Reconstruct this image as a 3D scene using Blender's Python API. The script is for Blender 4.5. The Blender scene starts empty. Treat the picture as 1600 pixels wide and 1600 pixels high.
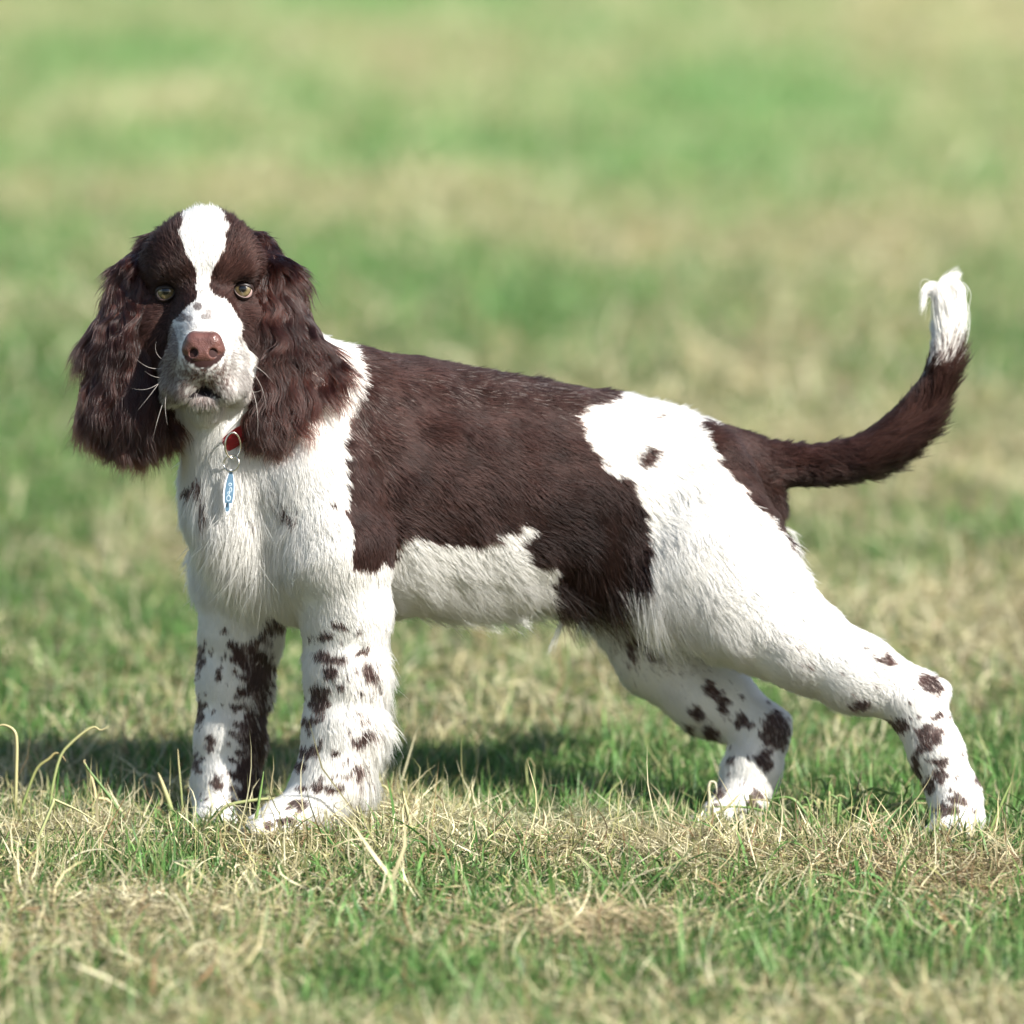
import bpy, math, random
import numpy as np
from mathutils import Vector, Matrix
from mathutils.kdtree import KDTree

rng = np.random.default_rng(7)
random.seed(7)
scene = bpy.context.scene
COL = scene.collection

# ------------------------------------------------------------------ camera, light, exposure
CAM = np.array((0.0, -9.0, 1.4))
S = 0.00055                       # metres per reference unit at the dog
D0 = 9.0
F = D0 / S
PITCH = math.radians(7.18)
RIGHT = np.array((1.0, 0.0, 0.0))
FWD = np.array((0.0, math.cos(PITCH), -math.sin(PITCH)))
UP = np.array((0.0, math.sin(PITCH), math.cos(PITCH)))

cam_data = bpy.data.cameras.new('camera')
cam = bpy.data.objects.new('camera', cam_data)
COL.objects.link(cam)
cam.location = CAM
cam.rotation_euler = (math.pi / 2 - PITCH, 0, 0)
cam_data.sensor_width = 36.0
cam_data.lens = F / 1600 * 36.0
cam_data.clip_start = 0.1
cam_data.clip_end = 3000
cam_data.dof.use_dof = True
cam_data.dof.focus_distance = D0 - 0.15
cam_data.dof.aperture_fstop = cam_data.lens / 84.0
scene.camera = cam

SUN_EL, SUN_AZ = math.radians(35), math.radians(41)    # azimuth to the right of the viewer's back
sun_dir = Vector((math.sin(SUN_AZ) * math.cos(SUN_EL), -math.cos(SUN_AZ) * math.cos(SUN_EL), math.sin(SUN_EL)))
world = bpy.data.worlds.new('World')
scene.world = world
world.use_nodes = True
wn = world.node_tree
bg = wn.nodes['Background']
sky = wn.nodes.new('ShaderNodeTexSky')
sky.sky_type = 'NISHITA'
sky.sun_disc = False
sky.sun_elevation = SUN_EL
sky.sun_rotation = math.pi - SUN_AZ
wn.links.new(sky.outputs[0], bg.inputs[0])
bg.inputs[1].default_value = 0.078
sl = bpy.data.lights.new('sun', 'SUN')
sl.energy = 4.9
sl.angle = math.radians(0.5)
sl.color = (1.0, 0.965, 0.90)
sun = bpy.data.objects.new('sun', sl)
COL.objects.link(sun)
sun.rotation_euler = sun_dir.to_track_quat('Z', 'Y').to_euler()
sun.location = (3, -6, 6)

scene.view_settings.view_transform = 'Standard'
scene.view_settings.look = 'None'
scene.view_settings.gamma = 1
scene.view_settings.use_curve_mapping = False
scene.view_settings.exposure = 1.12
scene.cycles.use_denoising = True
scene.cycles.max_bounces = 10
scene.cycles.diffuse_bounces = 5
scene.cycles.glossy_bounces = 6
scene.cycles.transmission_bounces = 8
scene.cycles.caustics_reflective = False
scene.cycles.caustics_refractive = False

# ------------------------------------------------------------------ helpers
def stance(u, v):
    """stands the figure upright on the level field and turns its rear a little towards the viewer"""
    return (1302 - v) * math.tan(PITCH) - 70 + 0.10 * (u - 400)

def W(p):
    """dog-space point (u right, v down, w towards the viewer) -> metres in the scene"""
    p = np.asarray(p, dtype=np.float64)
    d = (D0 - (p[..., 2] + stance(p[..., 0], p[..., 1])) * S)[..., None]
    return CAM + d * (RIGHT * ((p[..., 0] - 800) / F)[..., None] + UP * ((800 - p[..., 1]) / F)[..., None] + FWD)

def Wdir(d):
    d = np.asarray(d, dtype=np.float64)
    r = np.stack([d[..., 0], -d[..., 2], -d[..., 1]], -1)
    return r / np.maximum(np.linalg.norm(r, axis=-1, keepdims=True), 1e-9)

def ground_at(u, v):
    """where the line of sight through (u, v) meets the ground"""
    u = np.asarray(u, float); v = np.asarray(v, float)
    ray = RIGHT * ((u - 800) / F)[..., None] + UP * ((800 - v) / F)[..., None] + FWD
    t = -CAM[2] / ray[..., 2]
    return CAM + ray * t[..., None]

def tag(o, label=None, cat=None, group=None, kind=None):
    if label: o['label'] = label
    if cat: o['category'] = cat
    if group: o['group'] = group
    if kind: o['kind'] = kind
    return o

def empty(name, loc, label=None, cat=None, group=None):
    o = bpy.data.objects.new(name, None)
    COL.objects.link(o)
    o.location = loc
    o.empty_display_size = 0.05
    return tag(o, label, cat, group)

def link(o, parent=None):
    COL.objects.link(o)
    if parent is not None:
        o.parent = parent
        o.matrix_parent_inverse = Matrix.Translation(-Vector(parent.location))
    return o

def mesh_np(name, V, faces, material, parent=None, smooth=True, colors=None):
    me = bpy.data.meshes.new(name)
    V = np.asarray(V, np.float32); faces = np.asarray(faces, np.int32)
    nv, (nf, k) = len(V), faces.shape
    me.vertices.add(nv); me.vertices.foreach_set('co', V.ravel())
    me.loops.add(nf * k); me.loops.foreach_set('vertex_index', faces.ravel())
    me.polygons.add(nf)
    me.polygons.foreach_set('loop_start', np.arange(0, nf * k, k, dtype=np.int32))
    if smooth:
        me.polygons.foreach_set('use_smooth', np.ones(nf, bool))
    if colors is not None:
        at = me.color_attributes.new('col', 'FLOAT_COLOR', 'POINT')
        c = np.ones((nv, 4), np.float32); c[:, :3] = colors
        at.data.foreach_set('color', c.ravel())
    me.update(calc_edges=True)
    me.materials.append(material)
    return link(bpy.data.objects.new(name, me), parent)

def mat(name):
    m = bpy.data.materials.new(name)
    m.use_nodes = True
    nt = m.node_tree
    return m, nt, nt.nodes['Principled BSDF'], nt.nodes['Material Output']

def simple(name, color, rough=0.5, metal=0.0, spec=0.5, noise=0.0, scale=300, bump=0.0):
    m, nt, b, out = mat(name)
    b.inputs['Base Color'].default_value = (*color, 1)
    b.inputs['Roughness'].default_value = rough
    b.inputs['Metallic'].default_value = metal
    b.inputs['Specular IOR Level'].default_value = spec
    if noise or bump:
        tc = nt.nodes.new('ShaderNodeTexCoord')
        n = nt.nodes.new('ShaderNodeTexNoise'); n.inputs['Scale'].default_value = scale; n.inputs['Detail'].default_value = 4
        nt.links.new(tc.outputs['Object'], n.inputs['Vector'])
        if noise:
            hs = nt.nodes.new('ShaderNodeHueSaturation'); hs.inputs['Color'].default_value = (*color, 1)
            mr = nt.nodes.new('ShaderNodeMapRange'); mr.inputs[3].default_value = 1 - noise; mr.inputs[4].default_value = 1 + noise
            nt.links.new(n.outputs[0], mr.inputs[0]); nt.links.new(mr.outputs[0], hs.inputs['Value'])
            nt.links.new(hs.outputs[0], b.inputs['Base Color'])
        if bump:
            bp = nt.nodes.new('ShaderNodeBump'); bp.inputs['Strength'].default_value = bump; bp.inputs['Distance'].default_value = 0.001
            nt.links.new(n.outputs[0], bp.inputs['Height']); nt.links.new(bp.outputs[0], b.inputs['Normal'])
    return m

def srgb(r, g, b):
    c = np.array((r, g, b), float) / 255
    return tuple(np.where(c <= 0.04045, c / 12.92, ((c + 0.055) / 1.055) ** 2.4))

def norm(a):
    return a / np.maximum(np.linalg.norm(a, axis=-1, keepdims=True), 1e-9)

def smoothstep(a, b, x):
    t = np.clip((x - a) / (b - a), 0, 1)
    return t * t * (3 - 2 * t)

def fnoise(p, wavelength, seed, n=10):
    """smooth noise, about -1..1, from a few random sine waves (any dimension)"""
    r = np.random.default_rng(seed)
    p = np.asarray(p, float)
    d = p.shape[-1]
    out = np.zeros(p.shape[:-1])
    for i in range(n):
        k = r.normal(size=d); k *= (2 * math.pi / wavelength) * r.uniform(0.6, 1.7) / np.linalg.norm(k)
        out += np.sin(p @ k + r.uniform(0, 6.28))
    return out / math.sqrt(n) * 1.1

_tab = np.random.default_rng(99).random((256, 256))
def vnoise(x, y, scale, seed=0):
    """value noise 0..1 on a plane"""
    x = np.asarray(x) / scale + seed * 17.3 + 1000; y = np.asarray(y) / scale + seed * 31.7 + 1000
    xi = np.floor(x).astype(int); yi = np.floor(y).astype(int)
    fx = x - xi; fy = y - yi
    fx = fx * fx * (3 - 2 * fx); fy = fy * fy * (3 - 2 * fy)
    g = lambda a, b: _tab[a & 255, b & 255]
    return (g(xi, yi) * (1 - fx) + g(xi + 1, yi) * fx) * (1 - fy) + (g(xi, yi + 1) * (1 - fx) + g(xi + 1, yi + 1) * fx) * fy

# ------------------------------------------------------------------ body as a signed distance field
# every primitive is a round cone between a and b, squashed along an axis n by factor q
LAT = norm(np.array((0.45, 0.0, 0.9)))     # across the trunk, towards the near side
PR = []                                     # (a, b, ra, rb, n, q, k, group)
def rc(a, b, ra, rb, k=20, group='trunk', n=None, q=1.0, sub=False):
    PR.append((np.array(a, float), np.array(b, float), ra, rb, None if n is None else norm(np.array(n, float)), q, k, group, sub))
def chain(pts, k=20, group='trunk', n=None, q=1.0):
    for p, r in zip(pts[:-1], pts[1:]):
        rc(p[:3], r[:3], p[3], r[3], k, group, n, q)

def prim_dist(P, pr):
    a, b, ra, rb, n, q = pr[:6]
    P = P - a
    ba = b - a
    if n is not None:
        # stretch space along n so that the section is an ellipse with its short side along n
        P = P + (P @ n)[..., None] * n * (1 / q - 1)
        ba = ba + (ba @ n) * n * (1 / q - 1)
    L2 = max(ba @ ba, 1e-6)
    t = np.clip((P @ ba) / L2, 0, 1)
    d = np.linalg.norm(P - t[..., None] * ba, axis=-1) - (ra + (rb - ra) * t)
    return d * (1.0 if n is None else (0.5 + 0.5 * q))

# trunk
TR = [(384, 775, 118, 88), (470, 735, 85, 160), (620, 756, 25, 190), (760, 768, -35, 172), (880, 768, -90, 154),
      (985, 770, -135, 138), (1085, 768, -178, 104), (1150, 752, -205, 72)]
chain(TR, 40, 'trunk', LAT, 0.70)
rc((700, 896, 0), (860, 888, -80), 46, 34, 40, 'trunk', LAT, 0.9)                     # belly line
rc((940, 830, -95), (1010, 890, -85), 88, 60, 40, 'trunk', LAT, 0.8)                  # flank fold
# neck
chain([(520, 660, 75, 118), (434, 620, 130, 98), (349, 540, 150, 88)], 45, 'neck')
chain([(440, 720, 120, 100), (350, 640, 165, 74)], 40, 'neck')
rc((354, 700, 165), (354, 800, 165), 58, 60, 45, 'neck')                              # fore chest
rc((395, 850, 130), (470, 900, 105), 70, 70, 40, 'neck')
# near foreleg
chain([(485, 740, 160, 100), (520, 860, 178, 86), (540, 950, 168, 66), (540, 1050, 160, 59), (535, 1140, 155, 57), (518, 1215, 158, 52), (488, 1262, 170, 46)], 24, 'leg', None)
chain([(488, 1264, 172, 44), (440, 1286, 195, 34), (408, 1296, 210, 26)], 14, 'leg')
for du, dw in ((-6, 30), (-12, 10), (4, 46), (-2, -10)):
    rc((432 + du * .3, 1286, 195 + dw * .6), (402 + du, 1299, 205 + dw), 19, 15, 7, 'leg')
# far foreleg
chain([(400, 780, 40, 88), (385, 900, 18, 76), (378, 980, 8, 60), (366, 1060, 0, 52), (358, 1150, 0, 48), (352, 1220, 4, 46), (348, 1262, 18, 43)], 24, 'leg')
chain([(346, 1262, 20, 42), (330, 1282, 45, 30)], 14, 'leg')
for du, dw in ((-24, 36), (-8, 52), (10, 60), (26, 56)):
    rc((340 + du * .5, 1274, 30 + dw * .5), (336 + du, 1288, 20 + dw), 18, 14, 7, 'leg')
# near hind leg
chain([(1085, 755, -110, 92), (1115, 880, -95, 112), (1165, 940, -80, 92), (1245, 1000, -62, 66), (1340, 1050, -48, 52), (1428, 1094, -42, 45)], 34, 'leg', (0.2, 0, 1), 0.8)
chain([(1428, 1094, -42, 44), (1462, 1172, -36, 40), (1490, 1240, -30, 38), (1496, 1275, -20, 40)], 16, 'leg')
chain([(1496, 1278, -18, 38), (1482, 1296, 6, 26)], 12, 'leg')
rc((1436, 1084, -42), (1466, 1080, -44), 30, 19, 12, 'leg')                          # point of the hock
for du, dw in ((-30, 22), (-14, 36), (6, 42), (24, 34)):
    rc((1490 + du * .5, 1288, -10 + dw * .5), (1484 + du, 1303, -14 + dw), 17, 13, 7, 'leg')
# far hind leg
chain([(1085, 800, -245, 90), (1015, 930, -245, 92), (1040, 1010, -235, 76), (1105, 1080, -215, 56), (1188, 1140, -196, 42)], 34, 'leg', (0.2, 0, 1), 0.8)
chain([(1188, 1142, -196, 42), (1176, 1200, -188, 42), (1160, 1250, -180, 40)], 16, 'leg')
chain([(1158, 1254, -176, 40), (1125, 1276, -155, 30)], 12, 'leg')
rc((1194, 1132, -198), (1214, 1130, -200), 30, 18, 12, 'leg')
for du, dw in ((-26, 10), (-12, 26), (6, 34), (22, 30)):
    rc((1138 + du * .5, 1270, -168 + dw * .5), (1118 + du, 1284, -166 + dw), 16, 13, 7, 'leg')
# tail
TAIL = [(1120, 722, -196, 58), (1160, 732, -205, 42), (1210, 729, -210, 33), (1290, 723, -214, 28), (1358, 704, -216, 27), (1408, 666, -218, 25), (1447, 618, -220, 19), (1468, 565, -222, 14), (1477, 515, -224, 11), (1478, 480, -224, 8)]
def smooth_chain(pts, m):
    pts = np.array(pts, float); t_ = np.linspace(0, len(pts) - 1, m); i0 = np.minimum(t_.astype(int), len(pts) - 2); f = (t_ - i0)[:, None]
    g_ = lambda i: pts[np.clip(i, 0, len(pts) - 1)]
    a, b, c, d = g_(i0 - 1), g_(i0), g_(i0 + 1), g_(i0 + 2)
    return 0.5 * (2 * b + (c - a) * f + (2 * a - 5 * b + 4 * c - d) * f ** 2 + (3 * b - a - 3 * c + d) * f ** 3)
chain(smooth_chain(TAIL, 30), 6, 'tail')
rc((1150, 740, -200), (1190, 800, -210), 50, 30, 30, 'trunk')
# skull
HEAD0 = len(PR)
rc((318, 423, 168), (318, 431, 150), 90, 92, 25, 'head', (1, 0, 0), 1.0)
rc((280, 408, 200), (358, 408, 200), 42, 42, 26, 'head')
rc((264, 428, 227), (292, 420, 235), 18, 20, 18, 'head')                                # brows
rc((374, 424, 227), (346, 418, 235), 18, 20, 18, 'head')
rc((253, 516, 185), (270, 556, 208), 50, 36, 25, 'head')                                # cheeks
rc((385, 516, 185), (368, 556, 208), 50, 36, 25, 'head')
rc((319, 540, 150), (322, 600, 190), 80, 60, 30, 'head')
# muzzle
rc((319, 478, 232), (319, 532, 318), 44, 36, 16, 'muzzle')
rc((319, 520, 250), (319, 560, 325), 56, 44, 16, 'muzzle')
rc((292, 560, 300), (281, 602, 300), 35, 28, 14, 'muzzle', (0.6, 0, 0.8), 0.95)         # flews
rc((348, 560, 300), (360, 600, 300), 35, 28, 14, 'muzzle', (-0.6, 0, 0.8), 0.95)
rc((303, 582, 332), (290, 610, 324), 20, 19, 10, 'muzzle')
rc((337, 582, 332), (351, 610, 324), 20, 19, 10, 'muzzle')
rc((273, 590, 260), (271, 614, 262), 24, 18, 14, 'muzzle')
rc((368, 590, 260), (372, 613, 262), 24, 18, 14, 'muzzle')
rc((320, 622, 292), (322, 610, 190), 27, 50, 12, 'muzzle')                              # lower jaw
# ears: flat leathers hanging beside the cheeks
EARN_L, EARN_R = (-0.55, 0, 0.83), (0.5, 0, 0.87)
chain([(242, 388, 138, 27), (212, 440, 165, 36), (190, 530, 186, 50), (191, 600, 200, 54), (200, 645, 206, 46)], 12, 'ear_l', EARN_L, 0.34)
chain([(226, 590, 188, 36), (240, 640, 184, 34)], 14, 'ear_l', EARN_L, 0.4)
chain([(400, 388, 138, 27), (432, 440, 172, 36), (450, 530, 200, 42), (448, 600, 214, 46), (445, 640, 218, 41)], 12, 'ear_r', EARN_R, 0.34)

# mouth groove and eye sockets are carved
rc((300, 624, 344), (320, 604, 350), 3, 6, 6, 'muzzle', None, 1, True)
rc((340, 624, 344), (320, 604, 350), 3, 6, 6, 'muzzle', None, 1, True)
rc((320, 614, 338), (320, 622, 330), 8, 9, 6, 'muzzle', None, 1, True)
rc((308, 625, 322), (333, 625, 322), 11, 11, 7, 'muzzle')
rc((319, 574, 352), (319, 604, 338), 3, 4, 5, 'muzzle', None, 1, True)
EYES = [(260, 457), (379, 453)]

VOX = 3.0
lo = np.array((90.0, 305.0, -345.0)); hi = np.array((1560.0, 1335.0, 395.0))
dims = np.ceil((hi - lo) / VOX).astype(int) + 1
G = np.full(dims, 60.0, np.float32)
ax = [lo[i] + VOX * np.arange(dims[i]) for i in range(3)]
def blend(pr):
    a, b, ra, rb, n, q, k, group, sub = pr
    m = max(ra, rb) + 2 * k + 12
    i0 = np.maximum(np.floor((np.minimum(a, b) - m - lo) / VOX).astype(int), 0)
    i1 = np.minimum(np.ceil((np.maximum(a, b) + m - lo) / VOX).astype(int) + 1, dims)
    if (i1 <= i0).any(): return
    sl_ = tuple(slice(i0[i], i1[i]) for i in range(3))
    P = np.stack(np.meshgrid(*[ax[i][i0[i]:i1[i]].astype(np.float32) for i in range(3)], indexing='ij'), -1)
    d = prim_dist(P, pr).astype(np.float32)
    g = G[sl_]
    if sub:
        h = np.clip(0.5 - 0.5 * (g + d) / k, 0, 1)
        G[sl_] = g * (1 - h) - d * h + k * h * (1 - h)
    else:
        h = np.clip(0.5 + 0.5 * (d - g) / k, 0, 1)
        G[sl_] = d * (1 - h) + g * h - k * h * (1 - h)
for pr in PR:
    blend(pr)

def surf_w(u, v):
    i = int(round((u - lo[0]) / VOX)); j = int(round((v - lo[1]) / VOX))
    colm = G[i, j, ::-1]
    k = np.argmax(colm < 0)
    return ax[2][::-1][k] + VOX * (-colm[k] / (colm[k - 1] - colm[k]))

EYE_R = 16.5
eye_c = []
for (u, v) in EYES:
    w = surf_w(u, v)
    eye_c.append(np.array((u, v, w - EYE_R + 1.0)))
for c in eye_c:
    blend((c + (0, 0, 8), c + (0, 0, 26), 14, 17, None, 1, 8, 'head', True))

def surface_nets(Fld, origin, h):
    neg = Fld < 0
    nx, ny, nz = Fld.shape
    cnt = np.zeros((nx - 1, ny - 1, nz - 1), np.uint8)
    for dx in (0, 1):
        for dy in (0, 1):
            for dz in (0, 1):
                cnt += neg[dx:nx - 1 + dx, dy:ny - 1 + dy, dz:nz - 1 + dz]
    act = np.argwhere((cnt > 0) & (cnt < 8))
    idx = np.full(cnt.shape, -1, np.int32)
    idx[act[:, 0], act[:, 1], act[:, 2]] = np.arange(len(act))
    corners = np.array([(x, y, z) for x in (0, 1) for y in (0, 1) for z in (0, 1)])
    val = np.stack([Fld[act[:, 0] + c[0], act[:, 1] + c[1], act[:, 2] + c[2]] for c in corners], 1).astype(np.float64)
    acc = np.zeros((len(act), 3)); n = np.zeros(len(act))
    for i in range(8):
        for j in range(i + 1, 8):
            if np.abs(corners[i] - corners[j]).sum() != 1: continue
            a, b = val[:, i], val[:, j]
            cr = (a < 0) != (b < 0)
            t = np.where(cr, a / np.where(cr, a - b, 1), 0)
            acc += np.where(cr[:, None], corners[i] + t[:, None] * (corners[j] - corners[i]), 0)
            n += cr
    V = origin + h * (act + acc / n[:, None])
    quads = []
    for axis in range(3):
        a, b = [i for i in range(3) if i != axis]
        s0 = [slice(None)] * 3; s1 = [slice(None)] * 3
        s0[axis] = slice(0, -1); s1[axis] = slice(1, None)
        for d in (a, b):
            s0[d] = slice(1, -1); s1[d] = slice(1, -1)
        A = neg[tuple(s0)]; B = neg[tuple(s1)]
        e = np.argwhere(A != B)
        flip = A[e[:, 0], e[:, 1], e[:, 2]]
        off = np.zeros(3, int); off[a] = 1; off[b] = 1
        e = e + off
        def cell(da, db):
            c = e.copy(); c[:, a] -= da; c[:, b] -= db
            return idx[c[:, 0], c[:, 1], c[:, 2]]
        q = np.stack([cell(1, 1), cell(0, 1), cell(0, 0), cell(1, 0)], 1)
        if axis == 1: flip = ~flip
        q = np.where(flip[:, None], q, q[:, ::-1])
        quads.append(q)
    return V, np.concatenate(quads)

BV, BQ = surface_nets(G, lo, VOX)

def vert_normals(V, Q):
    fn = np.cross(V[Q[:, 2]] - V[Q[:, 0]], V[Q[:, 3]] - V[Q[:, 1]])
    N = np.zeros_like(V)
    for i in range(4):
        for c in range(3):
            N[:, c] += np.bincount(Q[:, i], fn[:, c], len(V))
    return norm(N)
# in (u, v, w) the handedness is kept: u right, v down, w to the viewer mirrors twice
BN = vert_normals(BV, BQ)
grad_test = (BN * (BV - np.array((760, 768, -35)))).sum(1).mean()
if grad_test < 0: BN = -BN
Wv = W(BV)
wn_ = np.cross(Wv[BQ[:, 2]] - Wv[BQ[:, 0]], Wv[BQ[:, 3]] - Wv[BQ[:, 1]])
if (wn_ * Wdir(BN)[BQ[:, 0]]).sum() < 0: BQ = BQ[:, ::-1]

# ------------------------------------------------------------------ coat pattern
def inpoly(u, v, poly):
    r = np.zeros(u.shape, bool)
    n = len(poly)
    for i in range(n):
        x0, y0 = poly[i]; x1, y1 = poly[(i + 1) % n]
        if y0 == y1: continue
        r ^= ((y0 > v) != (y1 > v)) & (u < (x1 - x0) * (v - y0) / (y1 - y0) + x0)
    return r
SADDLE = [(550, 530), (570, 575), (562, 615), (548, 650), (540, 700), (542, 745), (547, 800), (553, 850), (558, 884), (592, 890), (622, 870), (634, 836), (660, 842), (700, 854), (745, 850), (795, 832), (835, 820), (818, 850), (826, 878), (868, 886),
          (872, 905), (862, 930), (858, 975), (905, 985), (955, 980), (990, 950), (1014, 915), (1019, 862), (1010, 812), (990, 752), (950, 738), (930, 712), (918, 690), (912, 668), (896, 655), (925, 640), (968, 622), (968, 540)]
TAILB = [(1088, 655), (1112, 695), (1138, 742), (1166, 772), (1196, 795), (1216, 826), (1234, 860), (1262, 850), (1250, 790), (1400, 790), (1520, 640), (1500, 590), (1480, 572), (1462, 560), (1440, 535), (1400, 600), (1330, 660), (1150, 660)]
BLAZE = [(300, 318), (334, 318), (349, 338), (356, 362), (350, 390), (338, 412), (329, 432), (326, 452), (336, 464), (352, 472), (366, 486), (376, 502), (381, 530), (385, 548), (398, 556), (402, 600), (398, 640), (385, 700), (250, 700), (246, 600), (250, 570), (258, 545), (264, 520), (274, 500), (290, 482), (306, 466), (309, 442), (303, 420), (290, 396), (280, 364), (286, 338)]
SPOTS = [  # u, v, half width, half height, slope
    (1014, 713, 22, 11, -.2), (1010, 727, 10, 4, 0), (1030, 650, 10, 2, .2),
    (529, 980, 13, 6, .3), (508, 995, 17, 5, 0), (516, 1027, 27, 8, .15), (565, 1020, 14, 5, -.3), (514, 1049, 13, 9, 0), (578, 1050, 11, 17, 0), (499, 1093, 16, 25, 0), (529, 1073, 7, 7, 0), (482, 1129, 10, 11, 0), (496, 1125, 6, 6, 0), (484, 1175, 18, 11, -.2),
    (470, 1197, 9, 8, 0), (567, 1156, 17, 11, -.6), (512, 1231, 26, 6, 0), (474, 1235, 13, 5, 0), (557, 1207, 20, 6, -.3), (523, 1180, 6, 6, 0), (465, 1260, 16, 10, 0), (446, 1282, 15, 8, 0), (420, 1290, 7, 6, 0),
    (312, 1027, 8, 18, 0), (312, 1110, 9, 20, -.2), (342, 1052, 5, 12, 0), (327, 1158, 8, 12, -.5), (306, 1190, 8, 16, 0), (340, 1222, 8, 13, 0), (330, 1170, 5, 6, 0),
    (298, 768, 16, 8, -.4), (448, 810, 14, 5, .7), (430, 797, 9, 3, .5), (520, 790, 5, 4, 0), (318, 800, 6, 14, -.5),
    (1452, 1068, 20, 14, .3), (1383, 1031, 17, 6, .3), (1343, 1102, 18, 9, 0), (1401, 1132, 23, 11, 0), (1452, 1150, 21, 22, 0), (1436, 1172, 7, 7, 0), (1470, 1191, 13, 8, .2), (1468, 1212, 13, 11, 0), (1431, 1200, 7, 20, .3), (1498, 1249, 15, 9, .4), (1480, 1266, 18, 10, 0), (1456, 1228, 7, 14, 0),
    (1494, 1300, 9, 10, 0), (1526, 1219, 6, 8, 0), (1464, 1120, 9, 6, 0),
    (1212, 1142, 24, 30, 0), (1193, 1187, 14, 17, 0), (1160, 1127, 15, 10, .4), (1110, 1162, 15, 32, .4), (1144, 1191, 7, 7, 0), (1179, 1250, 11, 19, 0), (1123, 1238, 8, 14, 0), (1020, 1018, 14, 16, 0), (1110, 1076, 12, 16, .6), (1088, 1112, 12, 12, .4), (1073, 1142, 7, 14, .2), (986, 1020, 7, 16, 0), (1130, 1100, 10, 14, .5),
]
_tk = np.random.default_rng(5)
for (u0, u1, v0, v1, k_) in ((478, 600, 985, 1270, 34), (308, 352, 990, 1260, 16), (1400, 1520, 1060, 1290, 30), (1090, 1220, 1080, 1270, 24), (1250, 1400, 1010, 1100, 8), (390, 470, 760, 860, 6)):
    for _ in range(k_):
        SPOTS.append((_tk.uniform(u0, u1), _tk.uniform(v0, v1), _tk.uniform(2.0, 5.5), _tk.uniform(1.6, 4.0), _tk.uniform(-.6, .6)))
FARLEG = [(352, 975), (390, 965), (435, 1040), (432, 1108), (428, 1171), (420, 1240), (405, 1275), (372, 1262), (362, 1235), (370, 1171), (374, 1108), (377, 1056), (355, 1000)]
def pattern(P, jit=1.0, roan=None):
    """share of brown (0..1) in the coat at P"""
    P = np.asarray(P, float)
    n1 = fnoise(P, 60, 1), fnoise(P, 60, 2)
    n2 = fnoise(P, 20, 3), fnoise(P, 20, 4)
    u = P[:, 0] + 3.5 * n1[0] + 2.5 * n2[0]; v = P[:, 1] + 3.5 * n1[1] + 2.5 * n2[1]
    w = P[:, 2]
    body = inpoly(u, v, SADDLE) & (w > -330)
    leg = ((w < -150) & (v > 945)) | (v > 985)
    b = (body & ~leg).astype(float)
    b = np.maximum(b, inpoly(u, v, TAILB))
    far = w < 70
    fl = inpoly(u + 7 * n2[0] + 4 * n1[1], v, FARLEG) & far & (v > 955)
    b = np.maximum(b, fl * (0.98 + 0.30 * n1[0] + 0.22 * n2[1]).clip(0.25, 1.0))
    uu, vv = P[:, 0] + 3.4 * n2[0], P[:, 1] + 3.2 * n2[1]
    for su, sv, a, c, s in SPOTS:
        du, dv = uu - su, vv - sv
        dv = dv - s * du
        e = (du / a) ** 2 + (dv / c) ** 2
        m = smoothstep(1.5, 0.5, e) * 0.90
        if su < 345 and sv > 900: m = m * far
        b = np.maximum(b, m)
    # armpit and inner thigh: their shade put into the coat as brown
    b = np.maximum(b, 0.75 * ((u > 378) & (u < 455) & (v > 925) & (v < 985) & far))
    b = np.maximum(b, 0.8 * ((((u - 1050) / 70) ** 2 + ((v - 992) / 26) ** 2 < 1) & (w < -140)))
    b = np.maximum(b, 0.55 * np.exp(-((u - 1050) / 95) ** 2 - ((v - 985) / 42) ** 2) * (w < -150) * (v > 940))  # soft brown over the far thigh, standing for its shading
    return b

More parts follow.
